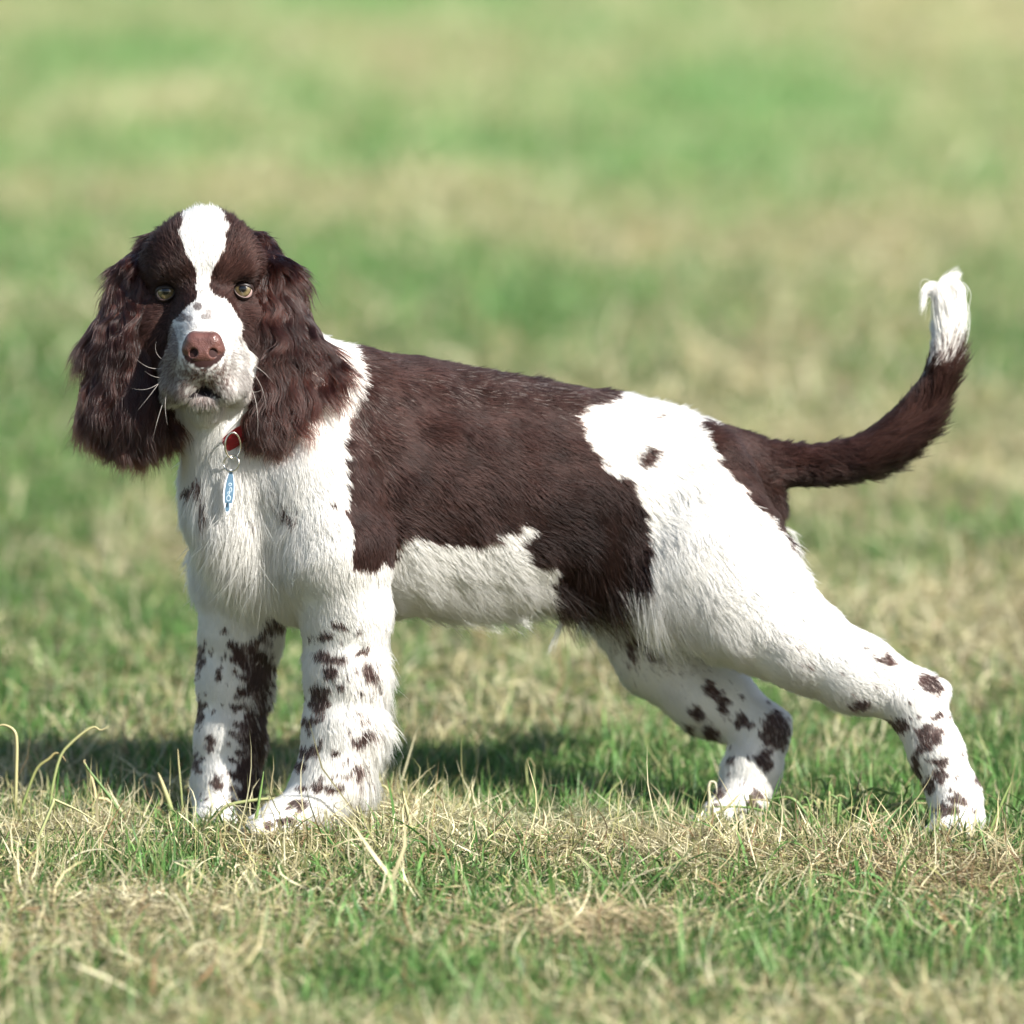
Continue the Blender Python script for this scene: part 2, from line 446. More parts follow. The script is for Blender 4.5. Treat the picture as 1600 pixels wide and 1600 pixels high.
def head_pattern(P):
    """(share of brown, is dark lip) on head and ears"""
    n1 = fnoise(P, 40, 11), fnoise(P, 40, 12)
    u = P[:, 0] + 2.0 * n1[0]; v = P[:, 1] + 2.0 * n1[1]; w = P[:, 2]
    white = inpoly(u, v, BLAZE) & (w > 60)
    b = 1.0 - white
    # ticks and roan on the muzzle; left patches deepened to paint its shaded side
    m = white & (v > 455)
    tk = np.zeros(len(P))
    for su, sv, a, c, t in ((309, 479, 7, 6, .85), (326, 487, 6, 4, .6), (322, 495, 9, 5, .7), (282, 496, 9, 7, .75), (295, 498, 6, 5, .6), (352, 484, 8, 6, .4), (314, 453, 4, 5, .55), (323, 452, 4, 4, .5), (336, 497, 9, 4, .5),
                            (362, 532, 8, 13, .45), (372, 545, 4, 16, .5), (264, 548, 15, 40, .9), (262, 596, 16, 34, .85), (280, 520, 10, 12, .4), (382, 600, 10, 24, .55), (367, 572, 20, 42, .5), (358, 606, 16, 18, .5), (372, 548, 8, 20, .5), (292, 600, 12, 12, .5), (272, 618, 18, 12, .85),
                            (300, 510, 14, 6, .3), (320, 628, 24, 8, .7)):
        e = ((P[:, 0] - su) / a) ** 2 + ((P[:, 1] - sv) / c) ** 2
        tk = np.maximum(tk, t * smoothstep(1.5, 0.7, e))
    roan = 0.92 * smoothstep(66, 24, np.hypot((P[:, 0] - 319) * 0.9, P[:, 1] - 592)) * (P[:, 1] > 520) * (w > 255)
    mott = (0.85 + 0.45 * fnoise(P, 11, 61) + 0.25 * fnoise(P, 26, 62)).clip(0.25, 1.15)
    b = np.where(m, (np.maximum(tk, roan) * np.where(tk > 0.5, 1.0, mott)).clip(0, 0.96), b)
    lip = (np.abs(P[:, 0] - 322) < 27) & (P[:, 1] > 598 + 0.72 * np.abs(P[:, 0] - 320)) & (P[:, 1] < 619 + 0.15 * np.abs(P[:, 0] - 320)) & (w > 255)
    du = np.abs(P[:, 0] - 321)
    lip |= (du > 26) & (du < 46) & (np.abs(P[:, 1] - 627 - 0.30 * (du - 26)) < 2.6) & (w > 255)
    return np.clip(b, 0, 1), lip

BROWN = np.array((0.0285, 0.0150, 0.0130))
WHITE = np.array((0.82, 0.805, 0.775))
LIP = np.array((0.018, 0.013, 0.015))

# part of the body each vertex belongs to
names = sorted({p[7] for p in PR})
best = np.full(len(BV), 1e9); part = np.zeros(len(BV), int)
for pr in PR:
    if pr[8]: continue
    a, b, ra, rb = pr[:4]
    m = max(ra, rb) + 30
    sel = np.where(((BV > np.minimum(a, b) - m) & (BV < np.maximum(a, b) + m)).all(1))[0]
    d = prim_dist(BV[sel], pr)
    ok = d < best[sel]
    best[sel[ok]] = d[ok]; part[sel[ok]] = names.index(pr[7])
PN = lambda *g: np.isin(part, [names.index(x) for x in g])
HEADV = PN('head', 'muzzle', 'ear_l', 'ear_r')

def coat_color(P, is_head, is_ear):
    b = pattern(P)
    hb, lip = head_pattern(P)
    b = np.where(is_head, hb, b)
    b = np.where(is_ear, 1.0, b)
    return b, lip & is_head
vb, vlip = coat_color(BV, HEADV, PN('ear_l', 'ear_r'))
vcol = WHITE * 0.85 + (BROWN - WHITE * 0.85) * vb[:, None]
vcol[vlip] = LIP
vcol[HEADV & (np.hypot((BV[:, 0] - 318) / 34, (BV[:, 1] - 546) / 28) < 1) & (BV[:, 2] > 300)] = (0.03, 0.011, 0.010)

# skin material
m_skin, nt, b, out = mat('dog_skin')
at = nt.nodes.new('ShaderNodeAttribute'); at.attribute_name = 'col'
nt.links.new(at.outputs['Color'], b.inputs['Base Color'])
b.inputs['Roughness'].default_value = 0.75
b.inputs['Specular IOR Level'].default_value = 0.25

dog_base = W(np.array((800.0, 1302.0, 0.0)))
dog = empty('dog', (dog_base[0], dog_base[1], 0), 'brown and white long-eared puppy standing in the grass looking at the camera', 'dog')
body = mesh_np('body', W(BV), BQ, m_skin, dog, colors=vcol)

# ------------------------------------------------------------------ nose, eyes, lids
def fine_field(prims, lo_, hi_, h):
    dm = np.ceil((np.array(hi_) - lo_) / h).astype(int) + 1
    P = np.stack(np.meshgrid(*[lo_[i] + h * np.arange(dm[i]) for i in range(3)], indexing='ij'), -1)
    g = np.full(dm, 50.0)
    for pr in prims:
        d = prim_dist(P, pr); k = pr[6]
        if pr[8]:
            hh = np.clip(0.5 - 0.5 * (g + d) / k, 0, 1); g = g * (1 - hh) - d * hh + k * hh * (1 - hh)
        else:
            hh = np.clip(0.5 + 0.5 * (d - g) / k, 0, 1); g = d * (1 - hh) + g * hh - k * hh * (1 - hh)
    return surface_nets(g, np.array(lo_, float), h)

def orient(V, Q, centre):
    w_ = W(V); n = np.cross(w_[Q[:, 2]] - w_[Q[:, 0]], w_[Q[:, 3 % Q.shape[1]]] - w_[Q[:, 1]])
    if (n * (w_[Q[:, 0]] - W(np.array(centre, float)))).sum() < 0: Q = Q[:, ::-1]
    return Q

save, PR = PR, []
NW = 8
rc((305, 535, 346 + NW), (331, 535, 346 + NW), 17, 17, 8)
rc((311, 552, 350 + NW), (325, 552, 350 + NW), 16, 16, 8)
rc((318, 562, 344 + NW), (318, 574, 340 + NW), 11, 6, 8)
rc((296, 546, 345 + NW), (300, 556, 343 + NW), 12, 10, 6)
rc((340, 546, 345 + NW), (336, 556, 343 + NW), 12, 10, 6)
rc((306, 530, 332 + NW), (330, 530, 332 + NW), 14, 14, 8)
rc((301, 550, 374 + NW), (304, 553, 342 + NW), 7.6, 5.5, 4, sub=True)
rc((334, 550, 374 + NW), (331, 553, 342 + NW), 7.6, 5.5, 4, sub=True)
rc((299, 552, 366 + NW), (282, 557, 348 + NW), 4.2, 2.6, 3, sub=True)
rc((336, 552, 366 + NW), (354, 557, 348 + NW), 4.2, 2.6, 3, sub=True)
rc((318, 548, 371 + NW), (318, 584, 362 + NW), 2.2, 2.6, 4, sub=True)
nose_prims, PR = PR, save
NV, NQ = fine_field(nose_prims, (270, 500, 300), (368, 590, 392), 1.4)
NQ = orient(NV, NQ, (318, 545, 340))
m_nose, nt, b, out = mat('nose_leather')
tc = nt.nodes.new('ShaderNodeTexCoord')
vo = nt.nodes.new('ShaderNodeTexVoronoi'); vo.inputs['Scale'].default_value = 800; vo.feature = 'F1'
no = nt.nodes.new('ShaderNodeTexNoise'); no.inputs['Scale'].default_value = 140
nt.links.new(tc.outputs['Object'], vo.inputs['Vector']); nt.links.new(tc.outputs['Object'], no.inputs['Vector'])
cr = nt.nodes.new('ShaderNodeValToRGB')
cr.color_ramp.elements[0].color = (0.075, 0.031, 0.026, 1); cr.color_ramp.elements[0].position = .3
cr.color_ramp.elements[1].color = (0.135, 0.061, 0.051, 1); cr.color_ramp.elements[1].position = .7
nt.links.new(no.outputs[0], cr.inputs[0]); nt.links.new(cr.outputs[0], b.inputs['Base Color'])
bp = nt.nodes.new('ShaderNodeBump'); bp.inputs['Strength'].default_value = 0.4; bp.inputs['Distance'].default_value = 0.0008
nt.links.new(vo.outputs['Distance'], bp.inputs['Height']); nt.links.new(bp.outputs[0], b.inputs['Normal'])
b.inputs['Roughness'].default_value = 0.34; b.inputs['Specular IOR Level'].default_value = 0.45
nose = mesh_np('nose', W(NV), NQ, m_nose, dog)
nose['label'] = 'reddish brown nose'

def cap(c, axis, R, half, rings=10, seg=36):
    axis = norm(np.array(axis, float)); e1 = norm(np.cross((0, 1, 0), axis)); e2 = np.cross(axis, e1)
    V = [c + R * axis]; rad = [0.0]
    for i in range(1, rings + 1):
        a = half * i / rings
        for j in range(seg):
            p = 2 * math.pi * j / seg
            V.append(c + R * (math.cos(a) * axis + math.sin(a) * (math.cos(p) * e1 + math.sin(p) * e2))); rad.append(i / rings)
    Fq = [(0, 1 + j, 1 + (j + 1) % seg, 0) for j in range(seg)]
    for i in range(rings - 1):
        for j in range(seg):
            a0 = 1 + i * seg; b0 = a0 + seg; j1 = (j + 1) % seg
            Fq.append((a0 + j, b0 + j, b0 + j1, a0 + j1))
    return np.array(V), Fq, np.array(rad)

def mesh_faces(name, V, faces, material, parent, colors=None):
    me = bpy.data.meshes.new(name)
    me.from_pydata([tuple(x) for x in V], [], [tuple(dict.fromkeys(f)) for f in faces])
    for p in me.polygons: p.use_smooth = True
    if colors is not None:
        at = me.color_attributes.new('col', 'FLOAT_COLOR', 'POINT')
        c = np.ones((len(V), 4), np.float32); c[:, :3] = colors
        at.data.foreach_set('color', c.ravel())
    me.materials.append(material)
    return link(bpy.data.objects.new(name, me), parent)

def vcol_mat(name, rough, spec=0.5, coat=0.0):
    m, nt, b, out = mat(name)
    at = nt.nodes.new('ShaderNodeAttribute'); at.attribute_name = 'col'
    nt.links.new(at.outputs['Color'], b.inputs['Base Color'])
    b.inputs['Roughness'].default_value = rough; b.inputs['Specular IOR Level'].default_value = spec
    b.inputs['Coat Weight'].default_value = coat; b.inputs['Coat Roughness'].default_value = 0.03
    return m
m_sclera = simple('eye_white', (0.42, 0.30, 0.28), 0.2)
m_iris = vcol_mat('iris', 0.25, 0.5, 1.0)
m_pupil = simple('pupil', (0.004, 0.004, 0.005), 0.05)
m_lid = vcol_mat('eyelid_skin', 0.5, 0.5)
for side, c in zip((-1, 1), eye_c):
    gaze = norm(np.array((side * 0.04 - 0.02, -0.16, 1.0)))
    V, Fq, rad = cap(c, gaze, EYE_R, math.pi * 0.62, 14)
    eye = mesh_faces('eye', W(V), Fq, m_sclera, dog)
    V, Fq, rad = cap(c, gaze, EYE_R + 0.25, math.asin(13.0 / EYE_R), 12, 48)
    ang = np.arctan2(V[:, 1] - c[1], V[:, 0] - c[0])
    streak = 0.85 + 0.25 * np.sin(ang * 17 + 3 * np.sin(ang * 5)) * np.sin(ang * 7 + 1)
    ic = np.array((0.165, 0.125, 0.062)) * streak[:, None]
    ic = ic * (1 - smoothstep(0.78, 1.0, rad) * 0.9)[:, None]
    ic = ic * (0.25 + 0.75 * smoothstep(0.38, 0.62, rad))[:, None]
    iris = mesh_faces('iris', W(V), Fq, m_iris, dog, ic)
    V, Fq, rad = cap(c, gaze, EYE_R + 0.4, math.asin(5.6 / EYE_R), 5, 32)
    pup = mesh_faces('pupil', W(V), Fq, m_pupil, dog)
    for o in (iris, pup):
        o.parent = eye; o.matrix_parent_inverse = Matrix.Identity(4)
        o.matrix_parent_inverse = (Matrix.Translation(Vector(dog.location)) @ eye.matrix_parent_inverse).inverted()
    # lids: a ring of skin over the ball with an almond opening
    axis = norm(np.array((side * 0.22, 0.02, 1.0))); e1 = norm(np.cross((0, 1, 0), axis)); e2 = np.cross(axis, e1)
    if e2[1] < 0: e2 = -e2
    if e1[0] < 0: e1 = -e1
    LV, LC = [], []
    seg = 48
    rows = [(0.0, EYE_R - 0.5), (0.0, 17.5), (0.2, 18.3), (0.45, 18.4), (0.75, 18.0), (1.0, 17.8)]
    for (t, R) in rows:
        for j in range(seg):
            p = 2 * math.pi * j / seg
            x = 14.4 * math.cos(p); y = math.sin(p) * (10.8 if math.sin(p) > 0 else 6.4)
            y += side * 0.13 * x
            ox, oy = 17.6 * math.cos(p), 17.6 * math.sin(p)
            X = x + (ox - x) * t; Y = y + (oy - y) * t
            Z = math.sqrt(max(R * R - X * X - Y * Y, 0.1))
            LV.append(c + X * e1 + Y * e2 + Z * axis)
            low = smoothstep(0.1, 0.7, math.sin(p))
            pink = np.array((0.30, 0.18, 0.16)) * low * (0.3 if side < 0 else 0.6) + np.array((0.02, 0.013, 0.012)) * (1 - low)
            LC.append(pink if t < 0.1 else BROWN * (0.35 + 0.5 * t))
    Fq = [(r * seg + j, r * seg + (j + 1) % seg, (r + 1) * seg + (j + 1) % seg, (r + 1) * seg + j) for r in range(len(rows) - 1) for j in range(seg)]
    mesh_faces('eyelid', W(np.array(LV)), Fq, m_lid, dog, np.array(LC))

# ------------------------------------------------------------------ fur
def hair_mat(name, rough=0.34, diff=0.5):
    m = bpy.data.materials.new(name); m.use_nodes = True
    nt = m.node_tree; nt.nodes.clear()
    out = nt.nodes.new('ShaderNodeOutputMaterial')
    at = nt.nodes.new('ShaderNodeAttribute'); at.attribute_name = 'col'
    an = nt.nodes.new('ShaderNodeAttribute'); an.attribute_name = 'skin_normal'
    h = nt.nodes.new('ShaderNodeBsdfHairPrincipled')
    h.model = 'CHIANG'; h.parametrization = 'COLOR'
    h.inputs['Roughness'].default_value = rough
    h.inputs['Radial Roughness'].default_value = 0.45
    h.inputs['Random Roughness'].default_value = 0.2
    h.inputs['IOR'].default_value = 1.42
    d = nt.nodes.new('ShaderNodeBsdfDiffuse')
    nt.links.new(an.outputs['Vector'], d.inputs['Normal'])
    mx = nt.nodes.new('ShaderNodeMixShader'); mx.inputs[0].default_value = diff
    nt.links.new(at.outputs['Color'], h.inputs['Color']); nt.links.new(at.outputs['Color'], d.inputs['Color'])
    nt.links.new(h.outputs[0], mx.inputs[1]); nt.links.new(d.outputs[0], mx.inputs[2])
    nt.links.new(mx.outputs[0], out.inputs[0])
    return m
m_fur = hair_mat('fur', 0.36, 0.55)
m_ear = hair_mat('ear_fur', 0.30, 0.08)

def make_hair(name, P, radius, colors, normals, material, parent, label=None):
    """P: strands x points x 3 in metres"""
    n, k = P.shape[:2]
    cu = bpy.data.hair_curves.new(name)
    cu.add_curves([k] * n)
    cu.position_data.foreach_set('vector', P.astype(np.float32).ravel())
    ra = cu.attributes.get('radius') or cu.attributes.new('radius', 'FLOAT', 'POINT')
    ra.data.foreach_set('value', radius.astype(np.float32).ravel())
    ca = cu.attributes.new('col', 'FLOAT_COLOR', 'CURVE')
    c = np.ones((n, 4), np.float32); c[:, :3] = colors
    ca.data.foreach_set('color', c.ravel())
    na = cu.attributes.new('skin_normal', 'FLOAT_VECTOR', 'CURVE')
    na.data.foreach_set('vector', normals.astype(np.float32).ravel())
    cu.materials.append(material)
    o = link(bpy.data.objects.new(name, cu), parent)
    o['kind'] = 'stuff'
    if label: o['label'] = label
    return o

# guide hairs: place, direction, length, lift
GUIDES = np.array([
    # face
    (319, 440, 270, 0, -1, -.3, 11, .25), (319, 380, 250, 0, -1, -.4, 19, .3), (319, 345, 210, 0, -.7, -.8, 24, .28), (319, 325, 140, 0, -.25, -1, 32, .35),
    (272, 424, 255, -.5, -.8, -.2, 15, .35), (366, 424, 255, .5, -.8, -.2, 15, .35), (290, 470, 250, -.4, -.5, -.6, 8, .2), (348, 470, 250, .4, -.5, -.6, 8, .2),
    (240, 420, 200, -.8, .4, -.5, 24, .3), (398, 420, 200, .8, .4, -.5, 24, .3), (240, 490, 215, -.7, .5, -.5, 12, .2), (398, 490, 215, .7, .5, -.5, 12, .2),
    (245, 550, 210, -.4, .8, -.5, 18, .25), (393, 550, 210, .4, .8, -.5, 18, .25),
    (319, 500, 310, 0, -.6, -.8, 7, .2), (285, 520, 310, -.6, -.1, -.8, 7, .2), (353, 520, 310, .6, -.1, -.8, 7, .2),
    (270, 560, 300, -.6, .35, -.7, 8, .25), (368, 560, 300, .6, .35, -.7, 8, .25), (268, 605, 290, -.45, .8, -.4, 13, .3), (372, 605, 290, .45, .8, -.4, 13, .3),
    (300, 588, 335, -.5, .8, -.2, 9, .3), (338, 588, 335, .5, .8, -.2, 9, .3), (320, 640, 285, 0, 1, -.1, 26, .3), (319, 690, 200, -.05, 1, 0.05, 38, .3),
    # neck and chest
    (300, 720, 160, -.05, 1, 0, 36, .25), (345, 760, 225, .1, 1, .1, 46, .3), (400, 860, 205, -.1, 1, .15, 66, .35), (350, 880, 190, -.25, .95, .15, 60, .35), (285, 790, 110, .1, 1, 0, 34, .25), (300, 860, 90, .1, 1, 0, 36, .25),
    (490, 620, 170, .55, .8, 0, 42, .25), (535, 545, 60, .9, .3, -.2, 32, .2), (455, 700, 220, .3, .95, 0, 36, .25),
    (480, 790, 250, .25, .97, 0, 26, .15), (560, 760, 220, .55, .8, -.1, 30, .2), (550, 880, 220, .2, 1, 0, 24, .15), (470, 890, 230, .05, 1, 0, 26, .2),
    # trunk
    (620, 590, 60, .93, .3, -.3, 34, .18), (640, 700, 160, .85, .5, -.25, 36, .18), (650, 800, 150, .8, .6, -.2, 38, .18), (640, 920, 70, .7, .75, 0, 40, .22), (700, 950, 0, .65, .8, 0, 44, .26), (820, 935, -60, .5, .87, 0, 46, .28),
    (800, 610, -30, .95, .22, -.25, 34, .2), (850, 700, 20, .9, .4, -.25, 36, .18), (850, 800, 20, .85, .5, -.2, 38, .18), (840, 890, -20, .75, .65, -.05, 44, .22), (900, 930, -40, .35, .94, 0, 92, .26), (950, 920, -40, .3, .95, .05, 92, .24), (1005, 930, -30, .35, .95, .05, 84, .34), (970, 830, -40, .6, .8, 0, 44, .2),
    (960, 650, -120, .93, .3, -.25, 32, .18), (1040, 690, -110, .9, .45, -.2, 28, .15), (1120, 730, -140, .85, .55, -.2, 28, .15), (1185, 790, -180, .6, .8, -.1, 30, .2), (1230, 850, -160, .3, .95, 0, 36, .3),
    (1080, 820, 0, .5, .87, 0, 30, .15), (1050, 920, 0, .45, .9, .05, 54, .22), (1090, 980, -20, .6, .8, .05, 54, .25), (1190, 900, 0, .72, .7, 0, 26, .12), (1280, 970, -20, .82, .57, 0, 22, .12), (1220, 1060, -50, .8, .55, 0, 28, .2), (1360, 1050, -10, .86, .5, 0, 20, .12), (1290, 1095, -50, .7, .7, 0, 26, .25),
    (1440, 1085, 0, .5, .86, 0, 16, .15), (1470, 1180, 0, .2, .98, 0, 16, .15), (1492, 1270, 10, -.2, .97, .2, 13, .2), (1535, 1240, -40, .15, .98, 0, 18, .25),
    # forelegs
    (540, 980, 220, .12, .99, 0, 18, .15), (535, 1120, 210, .12, .99, 0, 20, .18), (480, 1130, 170, 0, 1, 0, 16, .15), (585, 1000, 160, .35, .95, 0, 26, .3), (590, 1110, 150, .6, .8, 0, 40, .4), (575, 1200, 150, .35, .92, 0, 46, .35), (510, 1220, 205, -.1, .98, .1, 20, .2), (450, 1275, 220, -.65, .6, .35, 13, .15), (545, 1240, 160, .1, 1, 0, 34, .3),
    (350, 980, 60, 0, 1, 0, 18, .18), (320, 1080, 20, 0, 1, 0, 14, .15), (400, 1080, 0, .35, .93, 0, 30, .35), (400, 1190, -10, .3, .95, 0, 32, .35), (345, 1180, 45, 0, 1, .05, 16, .15), (335, 1270, 60, -.3, .9, .3, 12, .15), (420, 950, 60, .1, 1, 0, 34, .3),
    # far hind leg
    (1000, 1000, -165, .55, .83, 0, 24, .18), (1100, 1080, -170, .75, .65, 0, 20, .15), (1060, 1110, -205, .6, .8, 0, 34, .3), (1190, 1150, -155, .2, .98, 0, 16, .15), (1170, 1230, -145, -.05, 1, 0, 14, .15), (1125, 1278, -130, -.4, .9, .2, 12, .15), (1110, 1150, -200, .5, .85, 0, 30, .3),
    # tail
    (1150, 720, -160, .97, .15, 0, 26, .15), (1215, 728, -180, 1, .05, 0, 30, .2), (1300, 727, -185, 1, 0, 0, 36, .22), (1370, 705, -188, .9, -.4, 0, 40, .25), (1420, 665, -192, .72, -.7, 0, 42, .28), (1455, 615, -196, .45, -.9, 0, 42, .28), (1472, 550, -205, .12, -1, 0, 44, .22), (1478, 490, -215, .05, -1, 0, 40, .2),
    (1215, 745, -250, 1, .1, 0, 30, .2), (1370, 705, -250, .9, -.4, 0, 40, .25), (1455, 615, -245, .45, -.9, 0, 42, .28),
    # far side of the body
    (700, 720, -170, .9, .45, .2, 36, .2), (900, 740, -220, .9, .4, .2, 36, .2), (1060, 800, -300, .6, .8, 0, 30, .2), (470, 700, -20, .5, .85, -.1, 36, .2), (320, 480, 60, 0, .6, -.8, 34, .2),
], float)

def field(P):
    D = np.zeros((len(P), 3)); L = np.zeros(len(P)); T = np.zeros(len(P)); Wt = np.zeros(len(P))
    for g in GUIDES:
        r2 = ((P - g[:3]) ** 2).sum(1) + 120.0
        w_ = 1.0 / (r2 * r2)
        D += w_[:, None] * norm(g[3:6]); L += w_ * g[6]; T += w_ * g[7]; Wt += w_
    return norm(D), L / Wt, T / Wt

tri_i = np.concatenate([BQ[:, [0, 1, 2]], BQ[:, [0, 2, 3]]])
tri_part = part[tri_i[:, 0]]
A_ = BV[tri_i[:, 0]]; B_ = BV[tri_i[:, 1]]; C_ = BV[tri_i[:, 2]]
area = 0.5 * np.linalg.norm(np.cross(B_ - A_, C_ - A_), axis=1)
cen = (A_ + B_ + C_) / 3
tri_ear = np.isin(tri_part, [names.index('ear_l'), names.index('ear_r')])
tri_head = np.isin(tri_part, [names.index('head'), names.index('muzzle')])
tri_tail = tri_part == names.index('tail')
print('areas', area.sum(), area[tri_ear].sum(), area[tri_head].sum(), area[tri_tail].sum())

def sample(mask, count, weight=None):
    w_ = area * mask
    if weight is not None: w_ = w_ * weight
    w_ = w_ / w_.sum()
    t = rng.choice(len(w_), count, p=w_)
    r1 = np.sqrt(rng.random(count)); r2 = rng.random(count)
    bc = np.stack([1 - r1, r1 * (1 - r2), r1 * r2], 1)[..., None]
    P = A_[t] * bc[:, 0] + B_[t] * bc[:, 1] + C_[t] * bc[:, 2]
    N = norm(BN[tri_i[t, 0]] * bc[:, 0] + BN[tri_i[t, 1]] * bc[:, 1] + BN[tri_i[t, 2]] * bc[:, 2])
    return P, N, t

def clumps(P, spacing):
    """nearest clump root for every strand root (grid hash with jittered cell centres)"""
    n = max(int(len(P) / spacing), 4)
    c = P[rng.choice(len(P), n, replace=False)]
    kd = KDTree(n)
    for i, p in enumerate(c): kd.insert(p, i)
    kd.balance()
    return c, np.fromiter((kd.find(p)[1] for p in P), int, len(P))

def grow(P, N, D, L, T, K, clump_k, spacing, wild, wave=None, droop=0.0, cowk=0.22, lockk=0.10, cexp=1.3):
    n = len(P)
    c, ci = clumps(P, spacing)
    t = norm(D - (D * N).sum(1)[:, None] * N * 0.92)
    # cowlicks: slow turning of the lie plus each lock's and each hair's own deviation
    cow = np.stack([fnoise(P, 95, 21), fnoise(P, 95, 22), fnoise(P, 95, 23)], 1) * cowk
    lock = rng.normal(size=(len(c), 3))[ci] * lockk
    t = norm(t + (cow + lock + rng.normal(size=(n, 3)) * wild))
    t = norm(t - np.minimum((t * N).sum(1), 0)[:, None] * N)
    s = np.linspace(0, 1, K)[None, :, None]
    Ls = (L * rng.uniform(0.65, 1.15, n))[:, None, None]
    X = P[:, None, :] + t[:, None, :] * Ls * s + N[:, None, :] * (Ls * T[:, None, None] * (s * 1.5 - 0.85 * s * s))
    X = X + (c[ci] - P)[:, None, :] * (clump_k * s ** cexp)
    bend = norm(np.cross(t, N))
    X = X + bend[:, None, :] * (rng.normal(size=n) * 0.05)[:, None, None] * Ls * s ** 2
    if droop: X[..., 1] += droop * Ls[..., 0] * (s[..., 0] ** 2)
    if wave is not None:
        amp, lam = wave
        # locks hang side by side, each with its own rhythm, and hairs keep in step along a lock
        cp = c[ci]
        lam_ = lam * (1 + 0.10 * fnoise(cp[:, :1], 30, 42))
        ph = 3.2 * fnoise(cp[:, :1], 34, 41) + cp[:, 1] * (2 * math.pi / lam_) + rng.normal(size=len(c))[ci] * 0.3 + rng.normal(size=n) * 0.1
        arg = 2 * math.pi * (Ls[..., 0] * s[..., 0]) / lam_[:, None] + ph[:, None]
        env = smoothstep(0.0, 0.35, s[..., 0])
        am = (amp * rng.uniform(.6, 1.3, len(c))[ci])[:, None] * env
        X = X + bend[:, None, :] * (np.sin(arg) * am)[..., None] + N[:, None, :] * (np.cos(arg) * am * 0.22)[..., None]
    return X, Ls[:, 0, 0]

def shade(P, isbrown, spread=0.26):
    n = len(P)
    lum = np.exp(rng.normal(size=n) * spread) * (1 + 0.18 * fnoise(P, 50, 31))
    warm = rng.random(n)[:, None]
    lum = lum * (1 - 0.5 * smoothstep(0, 1, 1.4 - np.hypot((P[:, 0] - 930) / 130, (P[:, 1] - 840) / 100))) * (1 + 0.35 * np.exp(-((P[:, 0] - 600) / 90) ** 2 - ((P[:, 1] - 640) / 110) ** 2))  # light and shade painted in: darker lower flank, lighter sheen on the shoulder
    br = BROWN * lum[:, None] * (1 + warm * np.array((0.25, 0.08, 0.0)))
    wh = WHITE * (1 - 0.10 * rng.random(n))[:, None] * (1 - np.array((0.0, 0.015, 0.05)) * rng.random(n)[:, None])
    return np.where(isbrown[:, None], br, wh)

def taper(K, n, r, jitter=0.25):
    s = np.linspace(0, 1, K)
    prof = np.maximum(1 - s ** 2.2, 0.06) * 0.95 + 0.05
    return (r * S * (1 + jitter * rng.normal(size=n)).clip(0.4, 2)[:, None]) * prof[None, :]

eye_c_arr = np.array(eye_c)
def near_eye(P, r):
    d = np.min(np.linalg.norm((P[:, None, :2] - eye_c_arr[None, :, :2]) * np.array((0.82, 1.15)), axis=2), 1)
    return (d < r) & (P[:, 2] > 200)

